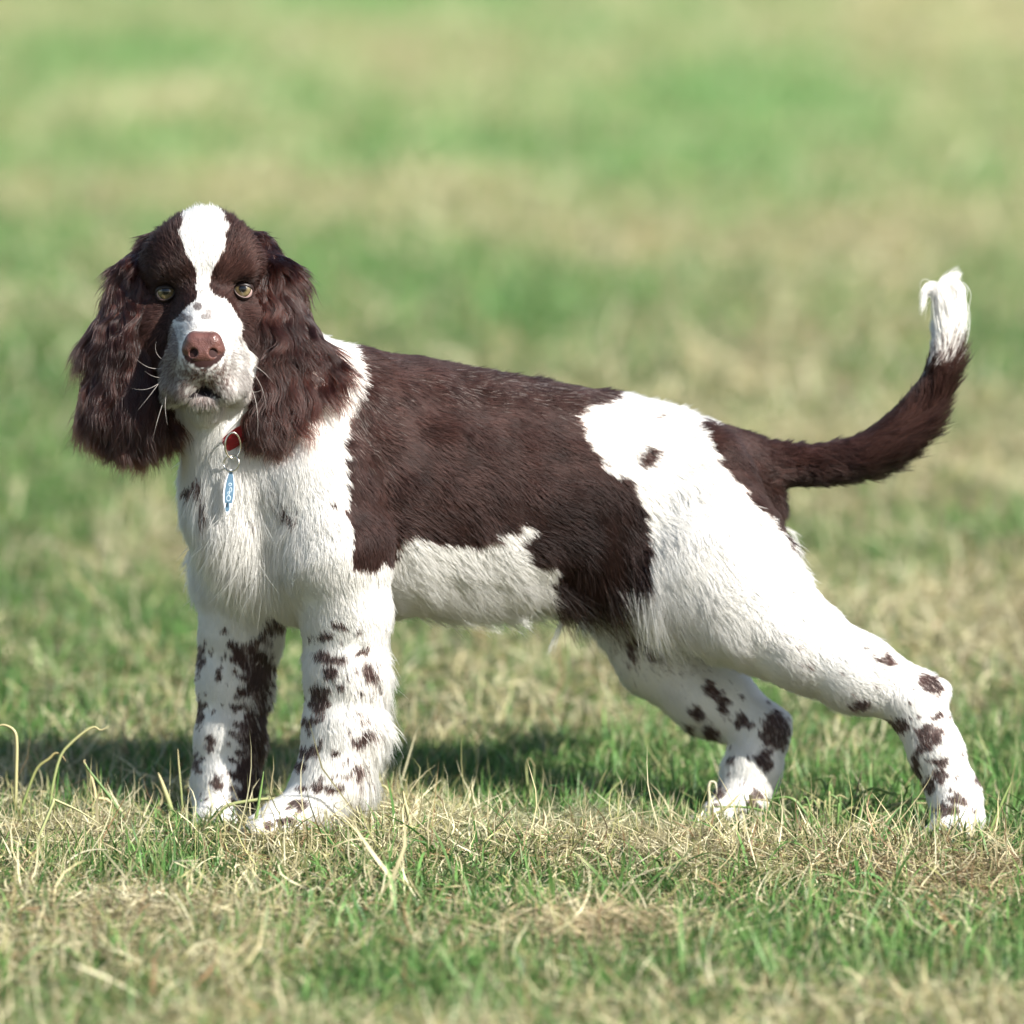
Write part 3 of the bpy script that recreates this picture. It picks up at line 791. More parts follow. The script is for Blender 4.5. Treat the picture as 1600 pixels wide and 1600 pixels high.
def strands(name, mask, count, K, radius, ck, spacing, wild, lscale=1.0, weight=None, is_head=False, droop=0.0, cull=None, label=None, lift=1.0):
    P, N, t = sample(mask, count, weight)
    keep = np.ones(len(P), bool)
    if is_head:
        keep &= ~near_eye(P, 12.3)
        keep &= ~((((P[:, 0] - 318) / 35) ** 2 + ((P[:, 1] - 546) / 31) ** 2 < 1) & (P[:, 2] > 300))
        lipz = head_pattern(P)[1]
        keep &= ~(lipz & (rng.random(len(P)) < 0.985))
    keep &= ~((P[:, 1] > 1292) & (N[:, 1] > 0.6))
    keep &= ~((P[:, 0] > 348) & (P[:, 0] < 392) & (P[:, 1] > 640) & (P[:, 1] < 698) & (P[:, 2] > 150) & (part[tri_i[t, 0]] != names.index('muzzle')))
    if not is_head:
        de = np.full(len(P), 99.0)
        for pr in PR:
            if pr[7] in ('ear_l', 'ear_r'): de = np.minimum(de, prim_dist(P, pr))
        keep &= de > 9          # nothing grows through the ear leathers
    if cull is not None: keep &= ~cull(P, N)
    P, N, t = P[keep], N[keep], t[keep]
    D, L, T = field(P)
    L = L * lscale; T = T * lift
    if is_head:
        e = np.min(np.linalg.norm(P[:, None, :2] - eye_c_arr[None, :, :2], axis=2), 1)
        L = np.where(P[:, 2] > 200, L * (0.5 + 0.5 * smoothstep(13, 30, e)), L)
        nn = np.hypot(P[:, 0] - 318, P[:, 1] - 546)
        L = np.where(P[:, 2] > 290, L * (0.4 + 0.6 * smoothstep(34, 60, nn)), L)
    X, Lr = grow(P, N, D, L, T, K, ck, spacing, wild, droop=droop, cowk=0.12 if is_head else 0.17, lockk=0.06)
    M = P + (X[:, -1] - P) * 0.45
    if is_head:
        b, lip = head_pattern(M)
    else:
        b = pattern(M)
        # scattered pale hairs in the saddle, thickest along the back and behind the shoulder
        pale = 0.0 + 0.22 * np.exp(-(((P[:, 0] - 790) / 150) ** 2 + ((P[:, 1] - 605) / 24) ** 2)) + 0.28 * np.exp(-(((P[:, 0] - 560) / 32) ** 2 + ((P[:, 1] - 640) / 80) ** 2)) + 0.30 * np.exp(-(((P[:, 0] - 930) / 60) ** 2 + ((P[:, 1] - 640) / 26) ** 2)) + 0.8 * np.exp(-(((P[:, 0] - 950) / 90) ** 2 + ((P[:, 1] - 955) / 30) ** 2))
        b0 = b
        b = b * (rng.random(len(P)) > pale * 0.55)
    isb = rng.random(len(P)) < b
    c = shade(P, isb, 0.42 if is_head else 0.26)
    if not is_head:
        tick = isb & (P[:, 1] > 960)
        c[tick] = c[tick] * 1.5 + 0.01
    if is_head:
        f = (b[:, None] * rng.uniform(0.75, 1.1, len(P))[:, None]).clip(0, 1)
        soft = (b[:, None] > 0.02) & (b[:, None] < 0.97) & (P[:, 2:3] > 200)
        dn = smoothstep(60, 25, np.hypot(P[:, 0] - 319, P[:, 1] - 592))[:, None]
        tone = np.array((0.075, 0.045, 0.040)) * (1 - dn) + np.array((0.095, 0.042, 0.032)) * dn; f = (f * rng.uniform(0.55, 1.25, len(P))[:, None]).clip(0, 1) ** 0.6
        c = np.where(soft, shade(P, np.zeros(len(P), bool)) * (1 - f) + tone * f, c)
    else:
        silver = (b0 > 0.5) & ~isb
        c[silver] = c[silver] * np.where(P[silver, 1:2] > 880, 0.5, 0.22) * np.array((1.0, 0.86, 0.82))
    Wn = Wdir(N)
    return make_hair(name, W(X), taper(K, len(P), radius), c, Wn, m_fur, dog, label)

belly_like = (cen[:, 1] > 880) & (cen[:, 0] > 640) & (cen[:, 0] < 1060) & (cen[:, 1] < 990)
facing = 0.45 + 0.55 * smoothstep(-0.6, 0.0, BN[tri_i[:, 0], 2])
Q_ = 1.0
body_mask = ~tri_ear & ~tri_head & ~tri_tail
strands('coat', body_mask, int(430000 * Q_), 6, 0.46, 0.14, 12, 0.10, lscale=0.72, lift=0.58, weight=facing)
strands('feathering', body_mask & ((belly_like & (cen[:, 1] > 905)) | ((cen[:, 0] > 300) & (cen[:, 0] < 470) & (cen[:, 1] > 740) & (cen[:, 1] < 930)) | ((cen[:, 0] > 565) & (cen[:, 0] < 620) & (cen[:, 1] > 985) & (cen[:, 1] < 1245)) | ((cen[:, 0] > 1225) & (cen[:, 0] < 1262) & (cen[:, 1] > 840) & (cen[:, 1] < 900))),
        int(22000 * Q_), 8, 0.42, 0.80, 26, 0.18, 1.1, is_head=False, droop=0.10)
strands('face_hair', tri_head, int(75000 * Q_), 5, 0.48, 0.2, 10, 0.10, weight=facing, is_head=True, lift=0.75)

# tail
P, N, t = sample(tri_tail, int(24000 * Q_))
D, L, T = field(P)
tipz = smoothstep(560, 500, P[:, 1])
under = smoothstep(-0.1, 0.8, (N * np.array((0.6, 0.8, 0))).sum(1)) * smoothstep(1240, 1400, P[:, 0]) * (1 - tipz)
L = L * (0.60 + 0.65 * under) * (1 + 0.5 * tipz); T = 0.7 * T + 0.22 * under
X, Lr = grow(P, N, D, L, T, 8, 0.35, 14, 0.10)
X[..., 0] -= (np.linspace(0, 1, 8)[None, :] ** 2) * (tipz * 6)[:, None]
isb = pattern(P + (X[:, -1] - P) * 0.3) > 0.5
tm = P[:, 1] + (X[:, -1, 1] - P[:, 1]) * 0.3 + rng.normal(size=len(P)) * 13 + 8 * fnoise(P, 14, 71)
isb = np.where(P[:, 0] > 1420, tm > 556, isb)
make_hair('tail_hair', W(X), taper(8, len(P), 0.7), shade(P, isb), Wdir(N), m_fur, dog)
# curls at the tail tip
tips = [((1480, 500, -222), (1474, 470, -222), (1462, 452, -220), (1446, 455, -218), (1441, 478, -216)), ((1482, 500, -222), (1478, 470, -224), (1476, 448, -224), (1486, 436, -222), (1500, 430, -220)),
        ((1484, 510, -222), (1492, 480, -224), (1500, 458, -224), (1494, 446, -226), (1480, 448, -226)), ((1478, 520, -222), (1470, 490, -220), (1466, 470, -218), (1470, 452, -218), (1478, 440, -218)), ((1486, 520, -222), (1498, 500, -222), (1502, 480, -222), (1498, 462, -222), (1490, 450, -222))]
XS = []
for tp in tips:
    tp = np.array(tp, float)
    for i in range(260):
        o = rng.normal(size=3) * (7.5, 9, 7); e = rng.normal(size=3) * (2.6, 6.0, 2.6)
        f = np.linspace(0, 1, 5)[:, None]
        XS.append(tp * 1.0 + o * (1 - f) + e * f)
XS = np.array(XS)
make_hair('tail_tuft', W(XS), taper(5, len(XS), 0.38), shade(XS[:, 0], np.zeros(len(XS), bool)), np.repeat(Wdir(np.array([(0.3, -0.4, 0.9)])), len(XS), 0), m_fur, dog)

# loose wisps hanging from the belly, the flank and the back of the thigh
XS = []
for tp, cnt, sp in ((((893, 925, -85), (885, 955, -82), (873, 985, -80), (860, 1018, -80)), 34, 5), (((735, 940, -20), (748, 960, -18), (762, 974, -18), (782, 988, -20)), 45, 22), (((790, 938, -30), (802, 956, -28), (814, 968, -28), (828, 978, -30)), 40, 22),
                    (((690, 945, 0), (708, 962, 2), (726, 972, 2), (744, 978, 0)), 40, 22),
                    (((1230, 838, -200), (1240, 852, -198), (1244, 866, -198), (1244, 880, -200)), 40, 6), (((1226, 824, -205), (1235, 829, -200), (1242, 834, -200), (1248, 842, -202)), 14, 3)):
    tp = np.array(tp, float)
    for i in range(cnt):
        f = np.linspace(0, 1, 4)[:, None]
        XS.append(tp + rng.normal(size=3) * (sp, sp * 0.5, sp * 0.7) * (1 - 0.85 * f) + rng.normal(size=3) * (4, 5, 4) * f ** 2)
XS = np.array(XS)
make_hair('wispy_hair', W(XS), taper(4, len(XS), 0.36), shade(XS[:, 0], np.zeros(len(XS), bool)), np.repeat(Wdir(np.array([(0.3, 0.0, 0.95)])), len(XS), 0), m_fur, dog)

# ears: long wavy locks
for g, nm, lean in (('ear_l', 'ear_hair', -0.10), ('ear_r', 'ear_hair', 0.06)):
    mk = tri_part == names.index(g)
    P, N, t = sample(mk, int(30000 * Q_), 0.4 + 0.6 * smoothstep(-0.6, 0.1, BN[tri_i[:, 0], 2]))
    f = smoothstep(390, 640, P[:, 1])
    cx = 195 if g == 'ear_l' else 458
    side = (P[:, 0] - cx) / 60
    D = norm(np.stack([lean + 0.20 * side * f + 0.05 * rng.normal(size=len(P)), np.ones(len(P)), 0.05 + 0 * f], 1))
    L = (66 + 46 * f + 12 * rng.normal(size=len(P))) * (0.38 + 0.62 * smoothstep(375, 440, P[:, 1]))
    if g == 'ear_l': bot = np.interp(P[:, 0], [105, 112, 142, 205, 255, 285], [640, 662, 694, 730, 708, 672])
    else: bot = np.interp(P[:, 0], [375, 382, 405, 446, 496, 530], [655, 676, 702, 714, 684, 652])
    bot = bot + 9 * fnoise(P[:, :1], 22, 81) + rng.normal(size=len(P)) * 5
    L = np.minimum(L, np.maximum(bot - P[:, 1], 10))
    T = 0.07 + 0.09 * f
    X, Lr = grow(P, N, D, np.maximum(L, 14), T, 20, 0.84, 110, 0.024, wave=(5.6 if g == 'ear_r' else 4.6, 60), cowk=0.06, lockk=0.08, cexp=0.55)
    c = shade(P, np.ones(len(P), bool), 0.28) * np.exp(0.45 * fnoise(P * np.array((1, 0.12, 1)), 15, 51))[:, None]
    c *= np.array((0.56, 0.385, 0.325))
    gl = rng.random(len(P)) < 0.04
    c[gl] *= 2.2  # a few strands lightened to stand for gloss
    make_hair(nm, W(X), taper(20, len(P), 0.55), c, Wdir(N), m_ear, dog)

# whiskers
WK = []
for base, mid, tip in (((264, 580, 292), (240, 618, 330), (204, 606, 322)), ((266, 598, 296), (246, 650, 335), (238, 690, 312)), ((262, 572, 290), (236, 584, 325), (212, 560, 318)),
                       ((264, 566, 292), (238, 558, 320), (244, 534, 325)), ((378, 572, 292), (412, 586, 325), (416, 640, 320)), ((380, 584, 292), (408, 620, 325), (402, 684, 318)), ((374, 600, 300), (396, 622, 325), (412, 606, 325)),
                       ((266, 586, 294), (246, 596, 330), (226, 580, 328)), ((372, 564, 298), (404, 566, 325), (428, 600, 318)), ((268, 600, 298), (252, 620, 335), (262, 664, 340)), ((262, 576, 290), (250, 600, 325), (216, 640, 320)), ):
    b0, m0, t0 = (np.array(x, float) for x in (base, mid, tip))
    for k in range(1):
        s = np.linspace(0, 1, 10)[:, None]
        WK.append((1 - s) ** 2 * b0 + 2 * s * (1 - s) * m0 + s ** 2 * t0)
WK = np.array(WK)
make_hair('whisker', W(WK), taper(10, len(WK), 0.34, 0.1), np.tile(np.array((0.5, 0.46, 0.42)), (len(WK), 1)), np.repeat(Wdir(np.array([(0.3, -0.4, 0.9)])), len(WK), 0), m_fur, dog, 'pale curved whiskers')

# ------------------------------------------------------------------ collar, rings and tag
def gsample(p):
    q = (np.asarray(p) - lo) / VOX
    i = np.clip(q.astype(int), 0, dims - 2); f = q - i
    v = 0
    for dx in (0, 1):
        for dy in (0, 1):
            for dz in (0, 1):
                w_ = (f[0] if dx else 1 - f[0]) * (f[1] if dy else 1 - f[1]) * (f[2] if dz else 1 - f[2])
                v += w_ * G[i[0] + dx, i[1] + dy, i[2] + dz]
    return v
m_red = simple('red_webbing', (0.26, 0.006, 0.008), 0.75, noise=0.25, scale=2500, bump=0.4)
m_steel = simple('polished_steel', (0.72, 0.68, 0.62), 0.18, 1.0)
m_enamel = simple('white_enamel', (0.72, 0.74, 0.76), 0.25)
m_blue = simple('blue_enamel', (0.10, 0.18, 0.26), 0.35, noise=0.5, scale=900)
m_mark = simple('pale_print', (0.40, 0.48, 0.55), 0.4)
collar = empty('dog_collar', W(np.array((385.0, 668.0, 150.0))), 'red collar with silver rings and a blue tag round the neck of the puppy', 'collar')
c0 = np.array((392.0, 668.0, 150.0)); cax = norm(np.array((-0.55, -0.80, 0.0)))
e1 = norm(np.cross(cax, (0, 0, 1.0))); e2 = np.cross(cax, e1)
ringp = []
SEG = 96
for j in range(SEG):
    a = 2 * math.pi * j / SEG
    d = math.cos(a) * e1 + math.sin(a) * e2
    t = 30.0
    while t < 220 and gsample(c0 + d * t) < 0.0: t += 1.5
    ringp.append((t, d))
tt = np.array([r[0] for r in ringp])
for _ in range(4): tt = 0.25 * np.roll(tt, 1) + 0.5 * tt + 0.25 * np.roll(tt, -1)
V = []
for t, (_, d) in zip(tt, ringp):
    q_ = c0 + d * t
    fo = 11.0 * math.exp(-((q_[0] - 372) / 27) ** 2) * (1 if q_[2] > 150 else 0) - 6.5       # the band lies down in the fur except at the ring
    for (h, o) in ((-13, fo - 5), (-11, fo), (11, fo), (13, fo - 5)):
        V.append(c0 + d * (t + o) + cax * h)
Fq = [(j * 4 + k, ((j + 1) % SEG) * 4 + k, ((j + 1) % SEG) * 4 + (k + 1) % 4, j * 4 + (k + 1) % 4) for j in range(SEG) for k in range(4)]
mesh_np('band', W(np.array(V)), np.array(Fq), m_red, collar)

def torus(c, rx, ry, r, tilt=0.0, yaw=0.0, seg=40, sides=10):
    V, Fq = [], []
    for j in range(seg):
        a = 2 * math.pi * j / seg
        p = np.array((rx * math.cos(a), ry * math.sin(a), 0)); nrm = norm(np.array((math.cos(a) / rx, math.sin(a) / ry, 0)))
        for k in range(sides):
            b_ = 2 * math.pi * k / sides
            V.append(p + r * (math.cos(b_) * nrm + math.sin(b_) * np.array((0, 0, 1.0))))
    V = np.array(V)
    R_ = np.array(Matrix.Rotation(tilt, 3, 'X') @ Matrix.Rotation(yaw, 3, 'Y'))
    for j in range(seg):
        for k in range(sides):
            Fq.append((j * sides + k, ((j + 1) % seg) * sides + k, ((j + 1) % seg) * sides + (k + 1) % sides, j * sides + (k + 1) % sides))
    return V @ R_.T + np.array(c, float), np.array(Fq)
tw = max(surf_w(362, 700), surf_w(356, 770)) + 17
V, Fq = torus((364, 696, tw + 2), 12.5, 20, 1.7, 0.0, 0.25)
mesh_np('ring', W(V), Fq, m_steel, collar)
V, Fq = torus((361.5, 724, tw + 4), 13.5, 12.5, 1.5, 0.1, -0.5)
mesh_np('ring', W(V), Fq, m_steel, collar)

def plate(outline, w0, depth, centre, rot):
    n = len(outline); V = []
    for dz, sc in ((0, 1.0), (depth * 0.7, 1.0), (depth, 0.93)):
        for x, y in outline: V.append((x * sc, y * sc, w0 + dz))
    V += [(0, 0, w0), (0, 0, w0 + depth)]
    V = np.array(V)
    co, si = math.cos(rot), math.sin(rot)
    U = np.stack([V[:, 0] * co - V[:, 1] * si + centre[0], V[:, 0] * si + V[:, 1] * co + centre[1], V[:, 2]], 1)
    Fq = []
    for k in range(2):
        for j in range(n): Fq.append((k * n + j, k * n + (j + 1) % n, (k + 1) * n + (j + 1) % n, (k + 1) * n + j))
    for j in range(n):
        Fq.append((3 * n, (j + 1) % n, j)); Fq.append((3 * n + 1, 2 * n + j, 2 * n + (j + 1) % n))
    return U, Fq
def board(hw, y0, y1, n=20):
    pts = []
    for i in range(n + 1):
        y = y0 + (y1 - y0) * i / n; pts.append((hw * math.sin(math.pi * (0.02 + 0.96 * ((y + 36) / 72)) ) ** 0.75, y))
    return pts + [(-x, y) for x, y in reversed(pts)]
tagc, trot = (357.5, 769), 0.085
U, Fq = plate(board(9.2, -36, 36), tw, 3.0, tagc, trot)
tagp = mesh_faces('name_tag', W(U), Fq, m_enamel, collar)
for p in tagp.data.polygons: p.use_smooth = False
def under(o, par):
    o.parent = par
    o.matrix_parent_inverse = (Matrix.Translation(Vector(collar.location)) @ par.matrix_parent_inverse).inverted()
    for p in o.data.polygons: p.use_smooth = False
U, Fq = plate([(x * 0.74 + 0.8, y) for x, y in board(9.2, -32, 17)], tw + 2.6, 0.9, tagc, trot)
under(mesh_faces('blue_panel', W(U), Fq, m_blue, collar), tagp)
U, Fq = plate([(-3.4, 26), (-2, 25), (0, 26.2), (2, 25), (3.6, 26), (2.2, 29.5), (0, 31), (-2.2, 29.5)], tw + 2.6, 0.8, tagc, trot)
under(mesh_faces('blue_mark', W(U), Fq, m_blue, collar), tagp)
for (mx_, my_, rx, ry) in ((-0.5, 9.5, 3.0, 4.2), (-1.0, 1.5, 1.5, 1.9), (1.6, -4.0, 1.6, 3.2), (0.2, -12, 2.0, 2.2)):
    V, Fq = torus((0, 0, 0), rx, ry, 0.75, 0, 0, 16, 5)
    co, si = math.cos(trot), math.sin(trot)
    x_, y_ = mx_ + V[:, 0] + 0.8, my_ + V[:, 1]
    V = np.stack([x_ * co - y_ * si + tagc[0], x_ * si + y_ * co + tagc[1], tw + 3.5 + V[:, 2] * 0.4], 1)
    under(mesh_np('pale_mark', W(V), Fq, m_mark, collar), tagp)

# ------------------------------------------------------------------ ground: dry and green patches
PATCH = []     # ground x, y, radius x, radius y, dryness 0..1, strength
def patch(u, v, ru, rv, val, st=0.9):
    g = ground_at(u, v); g1 = ground_at(u, v - rv); g2 = ground_at(u, min(v + rv, 1750))
    sc = np.linalg.norm(g - CAM) / F
    PATCH.append((g[0], g[1], ru * sc, 0.5 * (g1[1] - g2[1]), val, st))
for a in [(1080, 20, 260, 40, .30), (250, 10, 300, 30, .45), (1560, 150, 80, 60, .35), (60, 200, 170, 40, .75), (430, 200, 130, 40, .7), (840, 100, 130, 40, .72), (1080, 310, 130, 26, .85), (1440, 320, 110, 30, .85), (60, 320, 120, 30, .75), (620, 330, 180, 26, .62), (850, 180, 200, 26, .7),
          (560, 505, 90, 30, .8), (1000, 505, 80, 40, .75), (1390, 530, 80, 30, .85), (1530, 640, 110, 30, .9), (1310, 810, 90, 40, .85), (1350, 720, 60, 30, .7), (1480, 760, 110, 30, .7), (1130, 470, 70, 20, .6), (700, 480, 60, 18, .55),
          (640, 415, 150, 24, .08), (510, 400, 70, 24, .1), (1540, 415, 90, 24, .05), (1260, 420, 70, 22, .12), (70, 440, 130, 22, .05), (760, 545, 200, 30, .12), (60, 610, 120, 50, .12), (980, 560, 60, 28, .15), (1040, 605, 80, 24, .1),
          (1350, 640, 70, 26, .1), (200, 760, 100, 34, .08), (110, 700, 110, 40, .05), (90, 940, 120, 40, .05), (1430, 890, 120, 36, .08), (1310, 930, 90, 30, .2), (80, 870, 90, 20, .8), (160, 905, 60, 12, .8), (250, 810, 50, 20, .8), (1180, 660, 60, 20, .2), (1470, 680, 70, 20, .15),
          (220, 1040, 120, 22, .65), (60, 1090, 80, 16, .6), (250, 1080, 80, 14, .85), (700, 1020, 140, 24, .5), (700, 1090, 160, 20, .75), (880, 1140, 200, 22, .85), (1350, 1000, 100, 30, .55), (1500, 1100, 120, 40, .75), (1300, 1180, 70, 24, .6),
          (700, 1330, 260, 40, .8), (1100, 1350, 260, 46, .95), (1480, 1370, 160, 40, .97), (60, 1400, 90, 30, .9), (240, 1420, 160, 30, .75), (900, 1400, 260, 18, .25), (1150, 1415, 120, 14, .2), (940, 1455, 170, 26, .95), (1430, 1440, 150, 22, .6),
          (760, 1560, 200, 40, .12), (1180, 1530, 200, 40, .15), (100, 1560, 120, 40, .2), (420, 1500, 120, 40, .6), (330, 1590, 120, 30, .7), (1450, 1570, 120, 30, .7), (1300, 1260, 60, 16, .1), (300, 1290, 60, 14, .25), (500, 1380, 120, 18, .6), (60, 1240, 80, 20, .55)]:
    patch(*a)

def dryness(x, y):
    n = 0.50 * vnoise(x, y * 0.7, 0.55, 1) + 0.30 * vnoise(x, y * 0.7, 0.20, 2) + 0.20 * vnoise(x, y, 0.07, 3)
    d = smoothstep(0.40, 0.72, n)
    for (px, py, rx, ry, val, st) in PATCH:
        e = np.exp(-(((x - px) / rx) ** 2 + ((y - py) / ry) ** 2)) * st
        d = d * (1 - e) + (0.88 * val + 0.12 * d) * e
    far = smoothstep(0.8, 3.0, y)
    d = d * (1 - far) + (0.05 + 0.78 * d) * far
    return np.clip(d, 0, 1)

PAWB = W(np.array(((440, 1316, 200), (338, 1302, 45), (1486, 1316, 0), (1130, 1296, -160)), float))     # undersides of the paws
FIT = np.linalg.lstsq(np.c_[np.ones(4), PAWB[:, :1]], PAWB[:, 2], rcond=None)[0]
RES = PAWB[:, 2] - np.c_[np.ones(4), PAWB[:, :1]] @ FIT
print('paws', PAWB, FIT, RES)
def height(x, y):
    h = 0.012 * (vnoise(x, y, 0.30, 5) - 0.5) + 0.006 * (vnoise(x, y, 0.11, 6) - 0.5)
    # a low rib of raked-up dry grass in front of the hind feet
    h = h + 0.004 * np.exp(-((y + 0.24 + 0.04 * np.sin(x * 9)) / 0.07) ** 2) * smoothstep(-0.22, 0.05, x)
    keep = 1.0
    for (px, py, pz), r in zip(PAWB, RES):
        e = np.exp(-((x - px) ** 2 + (y - py) ** 2) / 0.10 ** 2)
        h = h * (1 - e) + r * e
    return h + (FIT[0] + FIT[1] * x) * smoothstep(2.2, 0.6, np.hypot(x, y))

GREEN = np.array((0.088, 0.178, 0.056)); DRY = np.array((0.42, 0.37, 0.19)); SOIL = np.array((0.055, 0.040, 0.024))
xs = np.concatenate([-np.geomspace(60, 0.9, 26)[:-1], np.linspace(-0.9, 0.9, 121), np.geomspace(0.9, 60, 26)[1:]])
ys = np.concatenate([-np.geomspace(14, 1.8, 14)[:-1], np.linspace(-1.8, 1.6, 171), 1.6 + np.geomspace(0.04, 1000, 170)])
gx, gy = np.meshgrid(xs, ys, indexing='ij')
gz = height(gx, gy) * smoothstep(8, 3, np.abs(gy))
V = np.stack([gx, gy, gz], -1).reshape(-1, 3)
nx_, ny_ = gx.shape
ii, jj = np.meshgrid(np.arange(nx_ - 1), np.arange(ny_ - 1), indexing='ij')
base = (ii * ny_ + jj).ravel()
Fq = np.stack([base, base + ny_, base + ny_ + 1, base + 1], 1)
gd = dryness(gx, gy).reshape(-1, 1)
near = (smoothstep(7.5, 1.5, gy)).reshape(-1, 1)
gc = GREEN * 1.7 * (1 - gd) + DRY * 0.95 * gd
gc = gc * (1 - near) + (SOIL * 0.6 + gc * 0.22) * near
m_ground, nt, b, out = mat('meadow_ground')
at = nt.nodes.new('ShaderNodeAttribute'); at.attribute_name = 'col'
tc = nt.nodes.new('ShaderNodeTexCoord')
n1 = nt.nodes.new('ShaderNodeTexNoise'); n1.inputs['Scale'].default_value = 9; n1.inputs['Detail'].default_value = 8; n1.inputs['Roughness'].default_value = 0.7
n2 = nt.nodes.new('ShaderNodeTexNoise'); n2.inputs['Scale'].default_value = 160; n2.inputs['Detail'].default_value = 3
nt.links.new(tc.outputs['Object'], n1.inputs['Vector']); nt.links.new(tc.outputs['Object'], n2.inputs['Vector'])
hs = nt.nodes.new('ShaderNodeHueSaturation')
mr = nt.nodes.new('ShaderNodeMapRange'); mr.inputs[1].default_value = 0.3; mr.inputs[2].default_value = 0.7; mr.inputs[3].default_value = 0.72; mr.inputs[4].default_value = 1.28
nt.links.new(n1.outputs[0], mr.inputs[0]); nt.links.new(mr.outputs[0], hs.inputs['Value'])
mh = nt.nodes.new('ShaderNodeMapRange'); mh.inputs[1].default_value = 0.3; mh.inputs[2].default_value = 0.7; mh.inputs[3].default_value = 0.48; mh.inputs[4].default_value = 0.52
nt.links.new(n1.outputs['Color'], mh.inputs[0]); nt.links.new(mh.outputs[0], hs.inputs['Hue'])
nt.links.new(at.outputs['Color'], hs.inputs['Color']); nt.links.new(hs.outputs[0], b.inputs['Base Color'])
bp = nt.nodes.new('ShaderNodeBump'); bp.inputs['Strength'].default_value = 0.6; bp.inputs['Distance'].default_value = 0.02
nt.links.new(n2.outputs[0], bp.inputs['Height']); nt.links.new(bp.outputs[0], b.inputs['Normal'])
b.inputs['Roughness'].default_value = 0.95; b.inputs['Specular IOR Level'].default_value = 0.1
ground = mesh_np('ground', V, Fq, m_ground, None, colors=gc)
tag(ground, 'grass field of mixed dry and green patches', None, None, 'structure')

# ------------------------------------------------------------------ grass blades
m_grass, nt, b, out = mat('grass_blade')
at = nt.nodes.new('ShaderNodeAttribute'); at.attribute_name = 'col'
nt.links.new(at.outputs['Color'], b.inputs['Base Color'])
b.inputs['Roughness'].default_value = 0.5; b.inputs['Specular IOR Level'].default_value = 0.35
trl = nt.nodes.new('ShaderNodeBsdfTranslucent'); nt.links.new(at.outputs['Color'], trl.inputs['Color'])
mx = nt.nodes.new('ShaderNodeMixShader'); mx.inputs[0].default_value = 0.28
nt.links.new(b.outputs[0], mx.inputs[1]); nt.links.new(trl.outputs[0], mx.inputs[2]); nt.links.new(mx.outputs[0], out.inputs[0])

PAWS = [W(np.array(p, float)) for p in ((488, 1290, 170), (450, 1295, 190), (412, 1300, 208), (345, 1285, 25), (330, 1290, 50), (1492, 1295, -18), (1484, 1300, 5), (1158, 1275, -178), (1125, 1283, -155))]
def blades(name, x, y, length, width, lean, head, curl, turn, col, segs, lift=0.0, tipcol=None, label=None):
    n = len(x)
    keep = np.ones(n, bool)
    for p in PAWS: keep &= np.hypot(x - p[0], y - p[1]) > 0.016
    x, y, length, width, lean, head, curl, turn, col = (a[keep] for a in (x, y, length, width, lean, head, curl, turn, col))
    lift = (lift * np.ones(n))[keep]
    n = len(x)
    p = np.stack([x, y, height(x, y) * smoothstep(8, 3, np.abs(y)) + lift - 0.002], 1)
    rings = [p]; th = lean.copy(); he = head.copy()
    st = length / segs
    dirs = []
    for i in range(segs):
        d = np.stack([np.sin(th) * np.cos(he), np.sin(th) * np.sin(he), np.cos(th)], 1)
        dirs.append(d)
        p = p + d * st[:, None]
        p[:, 2] = np.maximum(p[:, 2], height(p[:, 0], p[:, 1]) * smoothstep(8, 3, np.abs(p[:, 1])) + 0.002)
        rings.append(p)
        th = th + curl / segs; he = he + turn / segs
    dirs.append(dirs[-1])
    roll = rng.normal(size=n) * 0.5
    side0 = np.stack([-np.sin(head), np.cos(head), np.zeros(n)], 1)
    V = np.zeros((n, segs * 2 + 1, 3), np.float32); C_ = np.zeros((n, segs * 2 + 1, 3), np.float32)
    for i in range(segs):
        d = dirs[i]; sd = norm(side0 - (side0 * d).sum(1)[:, None] * d)
        nn = np.cross(d, sd)
        sd = sd * np.cos(roll)[:, None] + nn * np.sin(roll)[:, None]
        f = i / segs
        wd = (width * (0.75 + 0.5 * f) * (1 - f ** 2.5))[:, None] * 0.5
        V[:, 2 * i] = rings[i] - sd * wd; V[:, 2 * i + 1] = rings[i] + sd * wd
        cc = col if tipcol is None else col * (1 - smoothstep(0.5, 1.0, f + 0 * x)[:, None] * tipcol[1][keep][:, None]) + tipcol[0] * smoothstep(0.5, 1.0, f + 0 * x)[:, None] * tipcol[1][keep][:, None]
        C_[:, 2 * i] = cc; C_[:, 2 * i + 1] = cc
    V[:, -1] = rings[-1]; C_[:, -1] = cc
    k = segs * 2 + 1
    off = (np.arange(n) * k)[:, None, None]
    tr = []
    for i in range(segs - 1):
        tr += [(2 * i, 2 * i + 1, 2 * i + 3), (2 * i, 2 * i + 3, 2 * i + 2)]
    tr.append((2 * segs - 2, 2 * segs - 1, 2 * segs))
    T_ = (np.array(tr)[None] + off).reshape(-1, 3)
    o = mesh_np(name, V.reshape(-1, 3), T_, m_grass, None, colors=C_.reshape(-1, 3))
    return tag(o, label, None, None, 'stuff')

def region(n, y0, y1, margin=0.22, power=1.0):
    y = y0 + (y1 - y0) * rng.random(n) ** power
    hw = 0.445 * (y + 9) / 9 + margin
    x = (rng.random(n) * 2 - 1) * hw
    return x, y

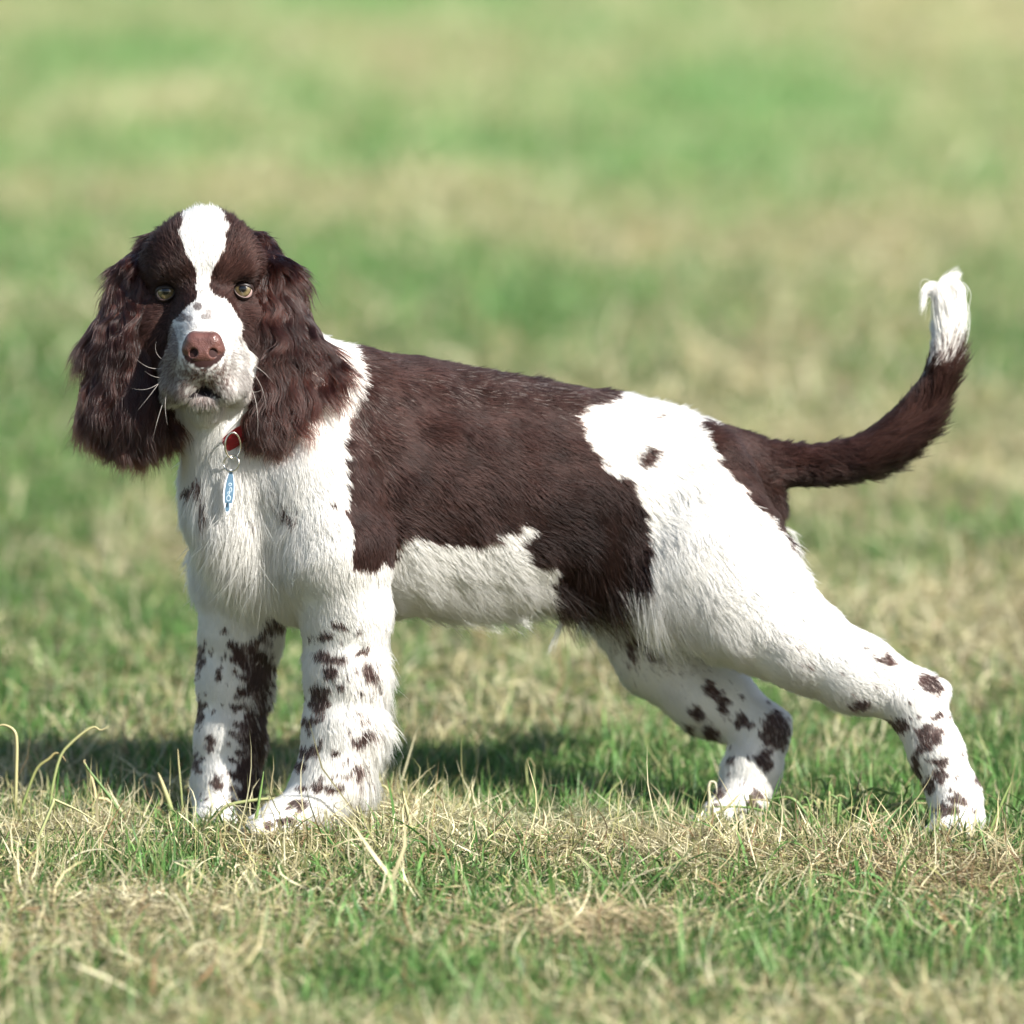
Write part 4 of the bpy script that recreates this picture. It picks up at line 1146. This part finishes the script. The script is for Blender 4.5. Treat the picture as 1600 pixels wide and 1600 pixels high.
def green_cols(n):
    t = rng.random((n, 1))
    c = np.array((0.034, 0.105, 0.020)) * (1 - t) + np.array((0.130, 0.245, 0.065)) * t
    return c * np.exp(rng.normal(size=(n, 1)) * 0.2)
def dry_cols(n):
    t = rng.random((n, 1)); q = (rng.random((n, 1)) < 0.3)
    c = np.array((0.40, 0.34, 0.18)) * (1 - t) + np.array((0.58, 0.54, 0.36)) * t
    c = np.where(q, np.array((0.27, 0.26, 0.11)), c)
    c = np.where(rng.random((n, 1)) < 0.10, np.array((0.22, 0.135, 0.07)), c)
    return c * np.exp(rng.normal(size=(n, 1)) * 0.15)

def sward(tagname, n, y0, y1, scale=1.0, segs=4, wscale=1.0, margin=0.22, greens=0.6, straws=1.0, power=1.0, label=None):
    # standing green leaves
    x, y = region(int(n * greens), y0, y1, margin, power)
    d = dryness(x, y)
    k = rng.random(len(x)) < (1.0 - 0.82 * d)
    x, y, d = x[k], y[k], d[k]; m = len(x)
    blades('green_grass', x, y, scale * rng.gamma(6, 0.0036, m) * (1.15 - 0.5 * d), wscale * rng.uniform(0.0010, 0.0024, m), np.abs(rng.normal(size=m)) * 0.6 + 0.1, rng.uniform(0, 6.28, m), rng.normal(size=m) * 0.9 + 0.5, rng.normal(size=m) * 0.5,
           green_cols(m), segs, 0.0, (DRY * 0.9, (rng.random(m) < 0.35) * 1.0), 'green grass blades growing in the field')
    # withered curling straw lying through it, swept together into wisps
    N_ = int(n * straws)
    x, y = region(N_, y0, y1, margin, power)
    nc = N_ // 14
    cxy = rng.choice(N_, nc, replace=False); cid = rng.integers(0, nc, N_)
    inw = rng.random(N_) < 0.62
    sp = 0.012 * scale
    x = np.where(inw, x[cxy][cid] + rng.normal(size=N_) * sp, x); y = np.where(inw, y[cxy][cid] + rng.normal(size=N_) * sp, y)
    chead = rng.uniform(0, 6.28, nc)[cid]; clift = (rng.random(nc) ** 2 * 0.022)[cid]; ctone = np.exp(rng.normal(size=nc) * 0.22)[cid]
    head = np.where(inw, chead + rng.normal(size=N_) * 0.55, rng.uniform(0, 6.28, N_))
    d = dryness(x, y)
    k = rng.random(N_) < (0.07 + 0.93 * d)
    x, y, d, head, inw, clift, ctone = x[k], y[k], d[k], head[k], inw[k], clift[k], ctone[k]; m = len(x)
    blades('dry_grass', x, y, scale * rng.gamma(4, 0.0082, m), wscale * rng.uniform(0.0006, 0.0018, m), np.clip(1.32 + rng.normal(size=m) * 0.34, 0.1, 2.0), head, rng.normal(size=m) * 1.1 + 0.25, rng.normal(size=m) * 2.4,
           dry_cols(m) * np.where(inw, ctone, 1.0)[:, None], segs + 1, (rng.random(m) ** 1.5 * 0.014 + np.where(inw, clift, 0)) * (0.3 + 0.7 * d), None, 'withered straw coloured grass lying in the field')
sward('focus', 125000, -0.38, 0.50, 1.0, 5)
sward('front', 56000, -1.25, -0.38, 0.95, 4)
sward('behind', 68000, 0.50, 3.0, 1.15, 3, 1.3, 0.25)
sward('far', 40000, 3.0, 10.0, 1.5, 3, 2.4, 0.5, power=1.3)
sward('aside', 24000, -3.0, 9.0, 1.4, 2, 2.6, 2.6)

# raked-up hay lying in low heaps on the sward
hx, hy, hc = [], [], []
for (u, v, ru, rv, cnt, c0_, c1_) in ((850, 1300, 170, 22, 3200, (0.36, 0.38, 0.21), (0.55, 0.55, 0.37)), (640, 1322, 120, 22, 1800, (0.38, 0.38, 0.21), (0.56, 0.54, 0.36)), (1110, 1340, 210, 26, 3800, (0.34, 0.29, 0.16), (0.56, 0.51, 0.34)),
                                      (1470, 1366, 140, 28, 2600, (0.22, 0.14, 0.075), (0.50, 0.41, 0.24)), (120, 1310, 130, 26, 1800, (0.40, 0.37, 0.20), (0.60, 0.56, 0.38)), (950, 1450, 150, 24, 1500, (0.42, 0.32, 0.18), (0.58, 0.50, 0.32)), (250, 1430, 150, 24, 1500, (0.40, 0.34, 0.19), (0.58, 0.52, 0.34))):
    uu = u + rng.normal(size=cnt) * ru * 0.55; vv = v + rng.normal(size=cnt) * rv * 0.55
    g = ground_at(uu, vv); t = rng.random((cnt, 1))
    hx.append(g[:, 0]); hy.append(g[:, 1]); hc.append(np.array(c0_) * (1 - t) + np.array(c1_) * t)
hx, hy, hc = np.concatenate(hx), np.concatenate(hy), np.concatenate(hc)
m = len(hx)
blades('hay', hx, hy, rng.gamma(6, 0.0075, m), rng.uniform(0.0008, 0.0020, m), np.clip(1.52 + rng.normal(size=m) * 0.13, 0.6, 2.2), 3.1 * vnoise(hx, hy, 0.09, 9) * 2 + rng.normal(size=m) * 0.7, 0.15 + rng.normal(size=m) * 0.40, rng.normal(size=m) * 1.9,
       hc * np.exp(rng.normal(size=(m, 1)) * 0.22) * 0.85, 7, rng.random(m) * 0.010 + 0.006 * vnoise(hx, hy, 0.08, 10), None, 'pale cut hay lying in low heaps on the grass')

# longer arching leaves standing out of the sward in loose tufts
nt_ = 420
tx, ty = region(nt_, -0.9, 1.2, 0.2)
k = rng.random(nt_) < 1.05 - 0.75 * dryness(tx, ty)
tx, ty = tx[k], ty[k]
cid = rng.integers(0, len(tx), 5200)
x = tx[cid] + rng.normal(size=len(cid)) * 0.011; y = ty[cid] + rng.normal(size=len(cid)) * 0.011
for (u, v, ru, rv, cnt) in ((430, 1330, 60, 7, 260), (335, 1316, 36, 7, 150), (1492, 1334, 40, 8, 200), (1130, 1312, 46, 7, 220), (560, 1312, 40, 10, 140)):      # round the paws
    g = ground_at(u + rng.normal(size=cnt) * ru * 0.6, v + rng.normal(size=cnt) * rv * 0.6)
    x = np.concatenate([x, g[:, 0]]); y = np.concatenate([y, g[:, 1]])
    cid = np.concatenate([cid, rng.integers(0, len(tx), cnt)])
m = len(x)
blades('long_grass', x, y, rng.gamma(9, 0.0050, m) * np.where(np.arange(m) < 5200, 1.0, 0.72), rng.uniform(0.0014, 0.0030, m), np.abs(rng.normal(size=m)) * 0.45 + 0.15, np.arctan2(y - ty[cid], x - tx[cid]) + rng.normal(size=m) * 0.7, rng.uniform(0.3, 2.3, m), rng.normal(size=m) * 0.5,
       np.where((rng.random(m) < np.where(np.arange(m) < 5200, 0.05, 0.5))[:, None], dry_cols(m), green_cols(m)), 7, 0.0, (DRY * 1.1, (rng.random(m) < 0.4) * 1.0), 'longer green grass leaves arching out of the short grass')

# ------------------------------------------------------------------ single stalks and leaves that stand out
m_leaf = vcol_mat('leaf', 0.45, 0.4)
def ribbon(name, pts, width, c0_, c1_, parent=None, wprof=None, base_off=0.0):
    """a bent blade with thickness; pts are (u, v, extra depth) with the first one on the ground"""
    pts = np.array([(p[0], p[1], p[2] if len(p) > 2 else 0.0) for p in pts], float)
    g = ground_at(pts[0, 0], pts[0, 1])
    w0 = (D0 - (g - CAM) @ FWD) / S - stance(pts[0, 0], pts[0, 1])
    pts[:, 2] += w0
    # smooth through the points
    K = 22
    tt_ = np.linspace(0, len(pts) - 1, K); i0 = np.minimum(tt_.astype(int), len(pts) - 2); f = (tt_ - i0)[:, None]
    g_ = lambda i: pts[np.clip(i, 0, len(pts) - 1)]
    a, b_, c, d = g_(i0 - 1), g_(i0), g_(i0 + 1), g_(i0 + 2)
    X = 0.5 * (2 * b_ + (c - a) * f + (2 * a - 5 * b_ + 4 * c - d) * f ** 2 + (3 * b_ - a - 3 * c + d) * f ** 3)
    X = W(X)
    if base_off == 0.0: X[0] = X[0] + (0, 0, -0.004)
    d_ = norm(np.gradient(X, axis=0))
    sd = norm(np.cross(d_, (0.15, 1.0, 0.1))); nn = np.cross(d_, sd)
    s_ = np.linspace(0, 1, K)
    wp = (1 - s_ ** 4) * 0.9 + 0.1 if wprof is None else wprof(s_)
    V, C2 = [], []
    for i in range(K):
        hw = width * S * 0.5 * wp[i]; th = max(width * S * 0.10, 0.00016) * (0.4 + 0.6 * wp[i])
        for (p, q) in ((-1, 0.4), (0, -1.0), (1, 0.4), (0, 0.35)):
            V.append(X[i] + sd[i] * hw * p + nn[i] * th * q * 1.6); C2.append(np.array(c0_) * (1 - s_[i]) + np.array(c1_) * s_[i])
    Fq = [(i * 4 + k, (i + 1) * 4 + k, (i + 1) * 4 + (k + 1) % 4, i * 4 + (k + 1) % 4) for i in range(K - 1) for k in range(4)]
    Fq += [(0, 1, 2, 3), (4 * K - 1, 4 * K - 2, 4 * K - 3, 4 * K - 4)]
    return mesh_np(name, np.array(V), np.array(Fq), m_leaf, parent, colors=np.array(C2))
GR, GR2, ST, ST2 = (0.07, 0.15, 0.035), (0.15, 0.24, 0.07), (0.50, 0.42, 0.23), (0.34, 0.24, 0.12)
def single(name, pts, width, c0_, c1_, label, cat, wprof=None):
    o = ribbon(name, pts, width, c0_, c1_, None, wprof)
    return tag(o, label, cat)
single('grass_stalk', [(72, 1304), (78, 1262), (82, 1228), (94, 1182), (112, 1160), (134, 1142), (148, 1136), (157, 1141), (170, 1135)], 5, GR2, ST, 'tall pale stalk arching right with a crooked tip, above the shadowed grass at the left', 'grass stalk')
single('grass_stalk', [(24, 1302), (34, 1262), (45, 1230), (58, 1200), (76, 1186), (86, 1177), (96, 1180), (103, 1190)], 5, GR2, ST2, 'bent dry stalk with a hooked tip crossing behind the arching stalk', 'grass stalk')
single('dry_blade', [(24, 1306), (24, 1275), (25, 1215), (26, 1162), (22, 1142), (8, 1133), (-4, 1134)], 6, (0.3, 0.3, 0.14), ST, 'dry upright blade folded over at the top by the left edge of the grass', 'grass blade')
single('dry_blade', [(46, 1340), (70, 1285), (82, 1256), (84, 1250), (95, 1254), (125, 1268), (165, 1294)], 5, (0.34, 0.38, 0.17), (0.45, 0.42, 0.22), 'pale blade folded to a peak like a tent in the left grass', 'grass blade')
single('dry_blade', [(216, 1300), (206, 1278), (188, 1268), (168, 1250), (150, 1247), (148, 1236), (142, 1212), (131, 1190), (134, 1188)], 6, ST, ST, 'straw coloured blade standing with a curled loop halfway up', 'grass blade')
single('green_blade', [(210, 1306), (180, 1258), (158, 1228), (140, 1205), (132, 1192)], 5, GR, GR2, 'green blade leaning left against the looped straw blade', 'grass blade')
single('grass_stalk', [(286, 1300), (284, 1250), (281, 1215), (279, 1190), (278, 1170)], 3.5, GR2, ST, 'thin straight stalk standing just left of the far forepaw', 'grass stalk')
single('green_blade', [(273, 1300), (266, 1262), (256, 1232), (247, 1207)], 9, GR2, ST, 'broad green blade with a dry tip left of the far forepaw', 'grass blade')
single('green_blade', [(305, 1300), (312, 1275), (317, 1258), (314, 1250)], 8, GR, GR, 'short dark green blade in front of the far forepaw', 'grass blade')
single('green_blade', [(322, 1318), (360, 1302), (400, 1293), (442, 1286)], 6, (0.04, 0.085, 0.025), (0.04, 0.085, 0.025), 'long dark blade lying across the toes of the near forepaw', 'grass blade')
single('green_blade', [(392, 1330), (398, 1290), (404, 1255), (412, 1205)], 6, GR2, GR2, 'slender upright green blade between the two forepaws', 'grass blade')
single('green_blade', [(330, 1318), (338, 1285), (350, 1262), (370, 1255), (410, 1249), (440, 1249), (458, 1252), (462, 1258), (450, 1264)], 6, GR2, ST, 'horizontal green blade with a curled dry tip between the forelegs', 'grass blade')
single('green_blade', [(488, 1312), (494, 1290), (492, 1276), (482, 1268), (474, 1274), (474, 1284)], 6, GR, GR, 'hooked green blade curling over the near forepaw', 'grass blade')
single('dry_blade', [(536, 1322), (528, 1284), (512, 1270), (505, 1262), (504, 1248)], 5, ST, ST2, 'dry kinked straw beside the wrist of the near forepaw', 'grass blade')
single('dry_blade', [(556, 1300), (565, 1262), (582, 1238), (598, 1228), (606, 1236), (604, 1246)], 5, GR2, ST, 'curling straw with a looped end right of the near forepaw', 'grass blade')
single('dry_blade', [(647, 1335), (640, 1285), (632, 1250), (630, 1236)], 6, (0.33, 0.36, 0.18), ST, 'pale straight blade standing between the near foreleg and the straw heap', 'grass blade')
single('grass_stalk', [(830, 1262), (824, 1225), (822, 1195), (828, 1185), (836, 1200)], 4, GR2, ST, 'thin hooked stalk standing in the shade under the belly', 'grass stalk')
single('dry_blade', [(1103, 1300), (1108, 1250), (1107, 1232), (1110, 1222), (1118, 1224), (1120, 1240)], 5, (0.36, 0.34, 0.2), (0.6, 0.55, 0.42), 'pale looped straw standing before the far hind paw', 'grass blade')
single('green_blade', [(1086, 1310), (1105, 1280), (1135, 1262), (1158, 1238)], 5, GR2, ST, 'slanting green blade crossing the far hind paw', 'grass blade')
single('grass_stalk', [(1535, 1328), (1550, 1290), (1566, 1252), (1580, 1222)], 6, GR2, (0.22, 0.28, 0.1), 'long green stalk leaning right beyond the near hind paw', 'grass stalk')
single('green_blade', [(1402, 1302), (1440, 1290), (1462, 1286), (1478, 1292)], 6, GR, GR2, 'low arched green blade before the near hind paw', 'grass blade')
single('green_blade', [(640, 1290), (600, 1310), (560, 1330), (500, 1352)], 7, GR2, GR2, 'light green blade lying slanted in front of the near forepaw', 'grass blade')

tuft_g = ground_at(1290, 1296)
tuft = empty('grass_tuft', tuft_g, 'fresh dark green tuft of grass between the two hind paws', 'grass tuft')
for i in range(34):
    bu = 1290 + rng.normal() * 26; bv = 1296 + rng.normal() * 8
    dx = (bu - 1290) * 1.3 + rng.normal() * 34; hh = rng.uniform(28, 66)
    ribbon('blade', [(bu, bv), (bu + dx * .25, bv - hh * .6), (bu + dx * .65, bv - hh), (bu + dx * 1.2, bv - hh * rng.uniform(0.6, 1.05))], rng.uniform(3.5, 6), GR if rng.random() < .6 else (0.05, 0.10, 0.03), GR2 if rng.random() < .7 else ST, tuft)

leafp = lambda s_: np.sin(np.pi * np.clip(s_, 0.02, 0.99)) ** 0.7
def plant(name, u, v, leaves, label, cat):
    t = empty(name, ground_at(u, v), label, cat)
    for (pts, wd, cc) in leaves:
        ribbon('leaf', pts, wd, cc, cc, t, leafp, 1.0)
    return t
LG = (0.10, 0.22, 0.045)
plant('clover_plant', 440, 1312, [([(440, 1306), (430, 1300), (424, 1294)], 15, LG), ([(440, 1306), (452, 1300), (460, 1298)], 17, LG), ([(440, 1312), (440, 1308), (440, 1304)], 3, LG)], 'small round leaved clover at the toes of the near forepaw', 'clover')
plant('leafy_weed', 552, 1285, [([(552, 1285), (548, 1262), (546, 1226)], 8, LG), ([(552, 1280), (556, 1262), (565, 1246)], 14, LG), ([(552, 1282), (538, 1272), (526, 1272)], 12, GR), ([(552, 1284), (560, 1275), (566, 1268)], 12, LG)], 'low broad leaved weed behind the near forepaw', 'weed')
plant('clover_plant', 1360, 1345, [([(1360, 1345), (1350, 1338), (1346, 1330)], 15, (0.14, 0.24, 0.10)), ([(1360, 1345), (1366, 1336), (1372, 1332)], 13, (0.14, 0.24, 0.10))], 'pale clover leaves in the dry straw below the hind paws', 'clover')

print('triangles', sum(len(p.vertices) - 2 for o in scene.objects if o.type == 'MESH' for p in ()), sum(len(o.data.loops) - 2 * len(o.data.polygons) for o in scene.objects if o.type == 'MESH'))
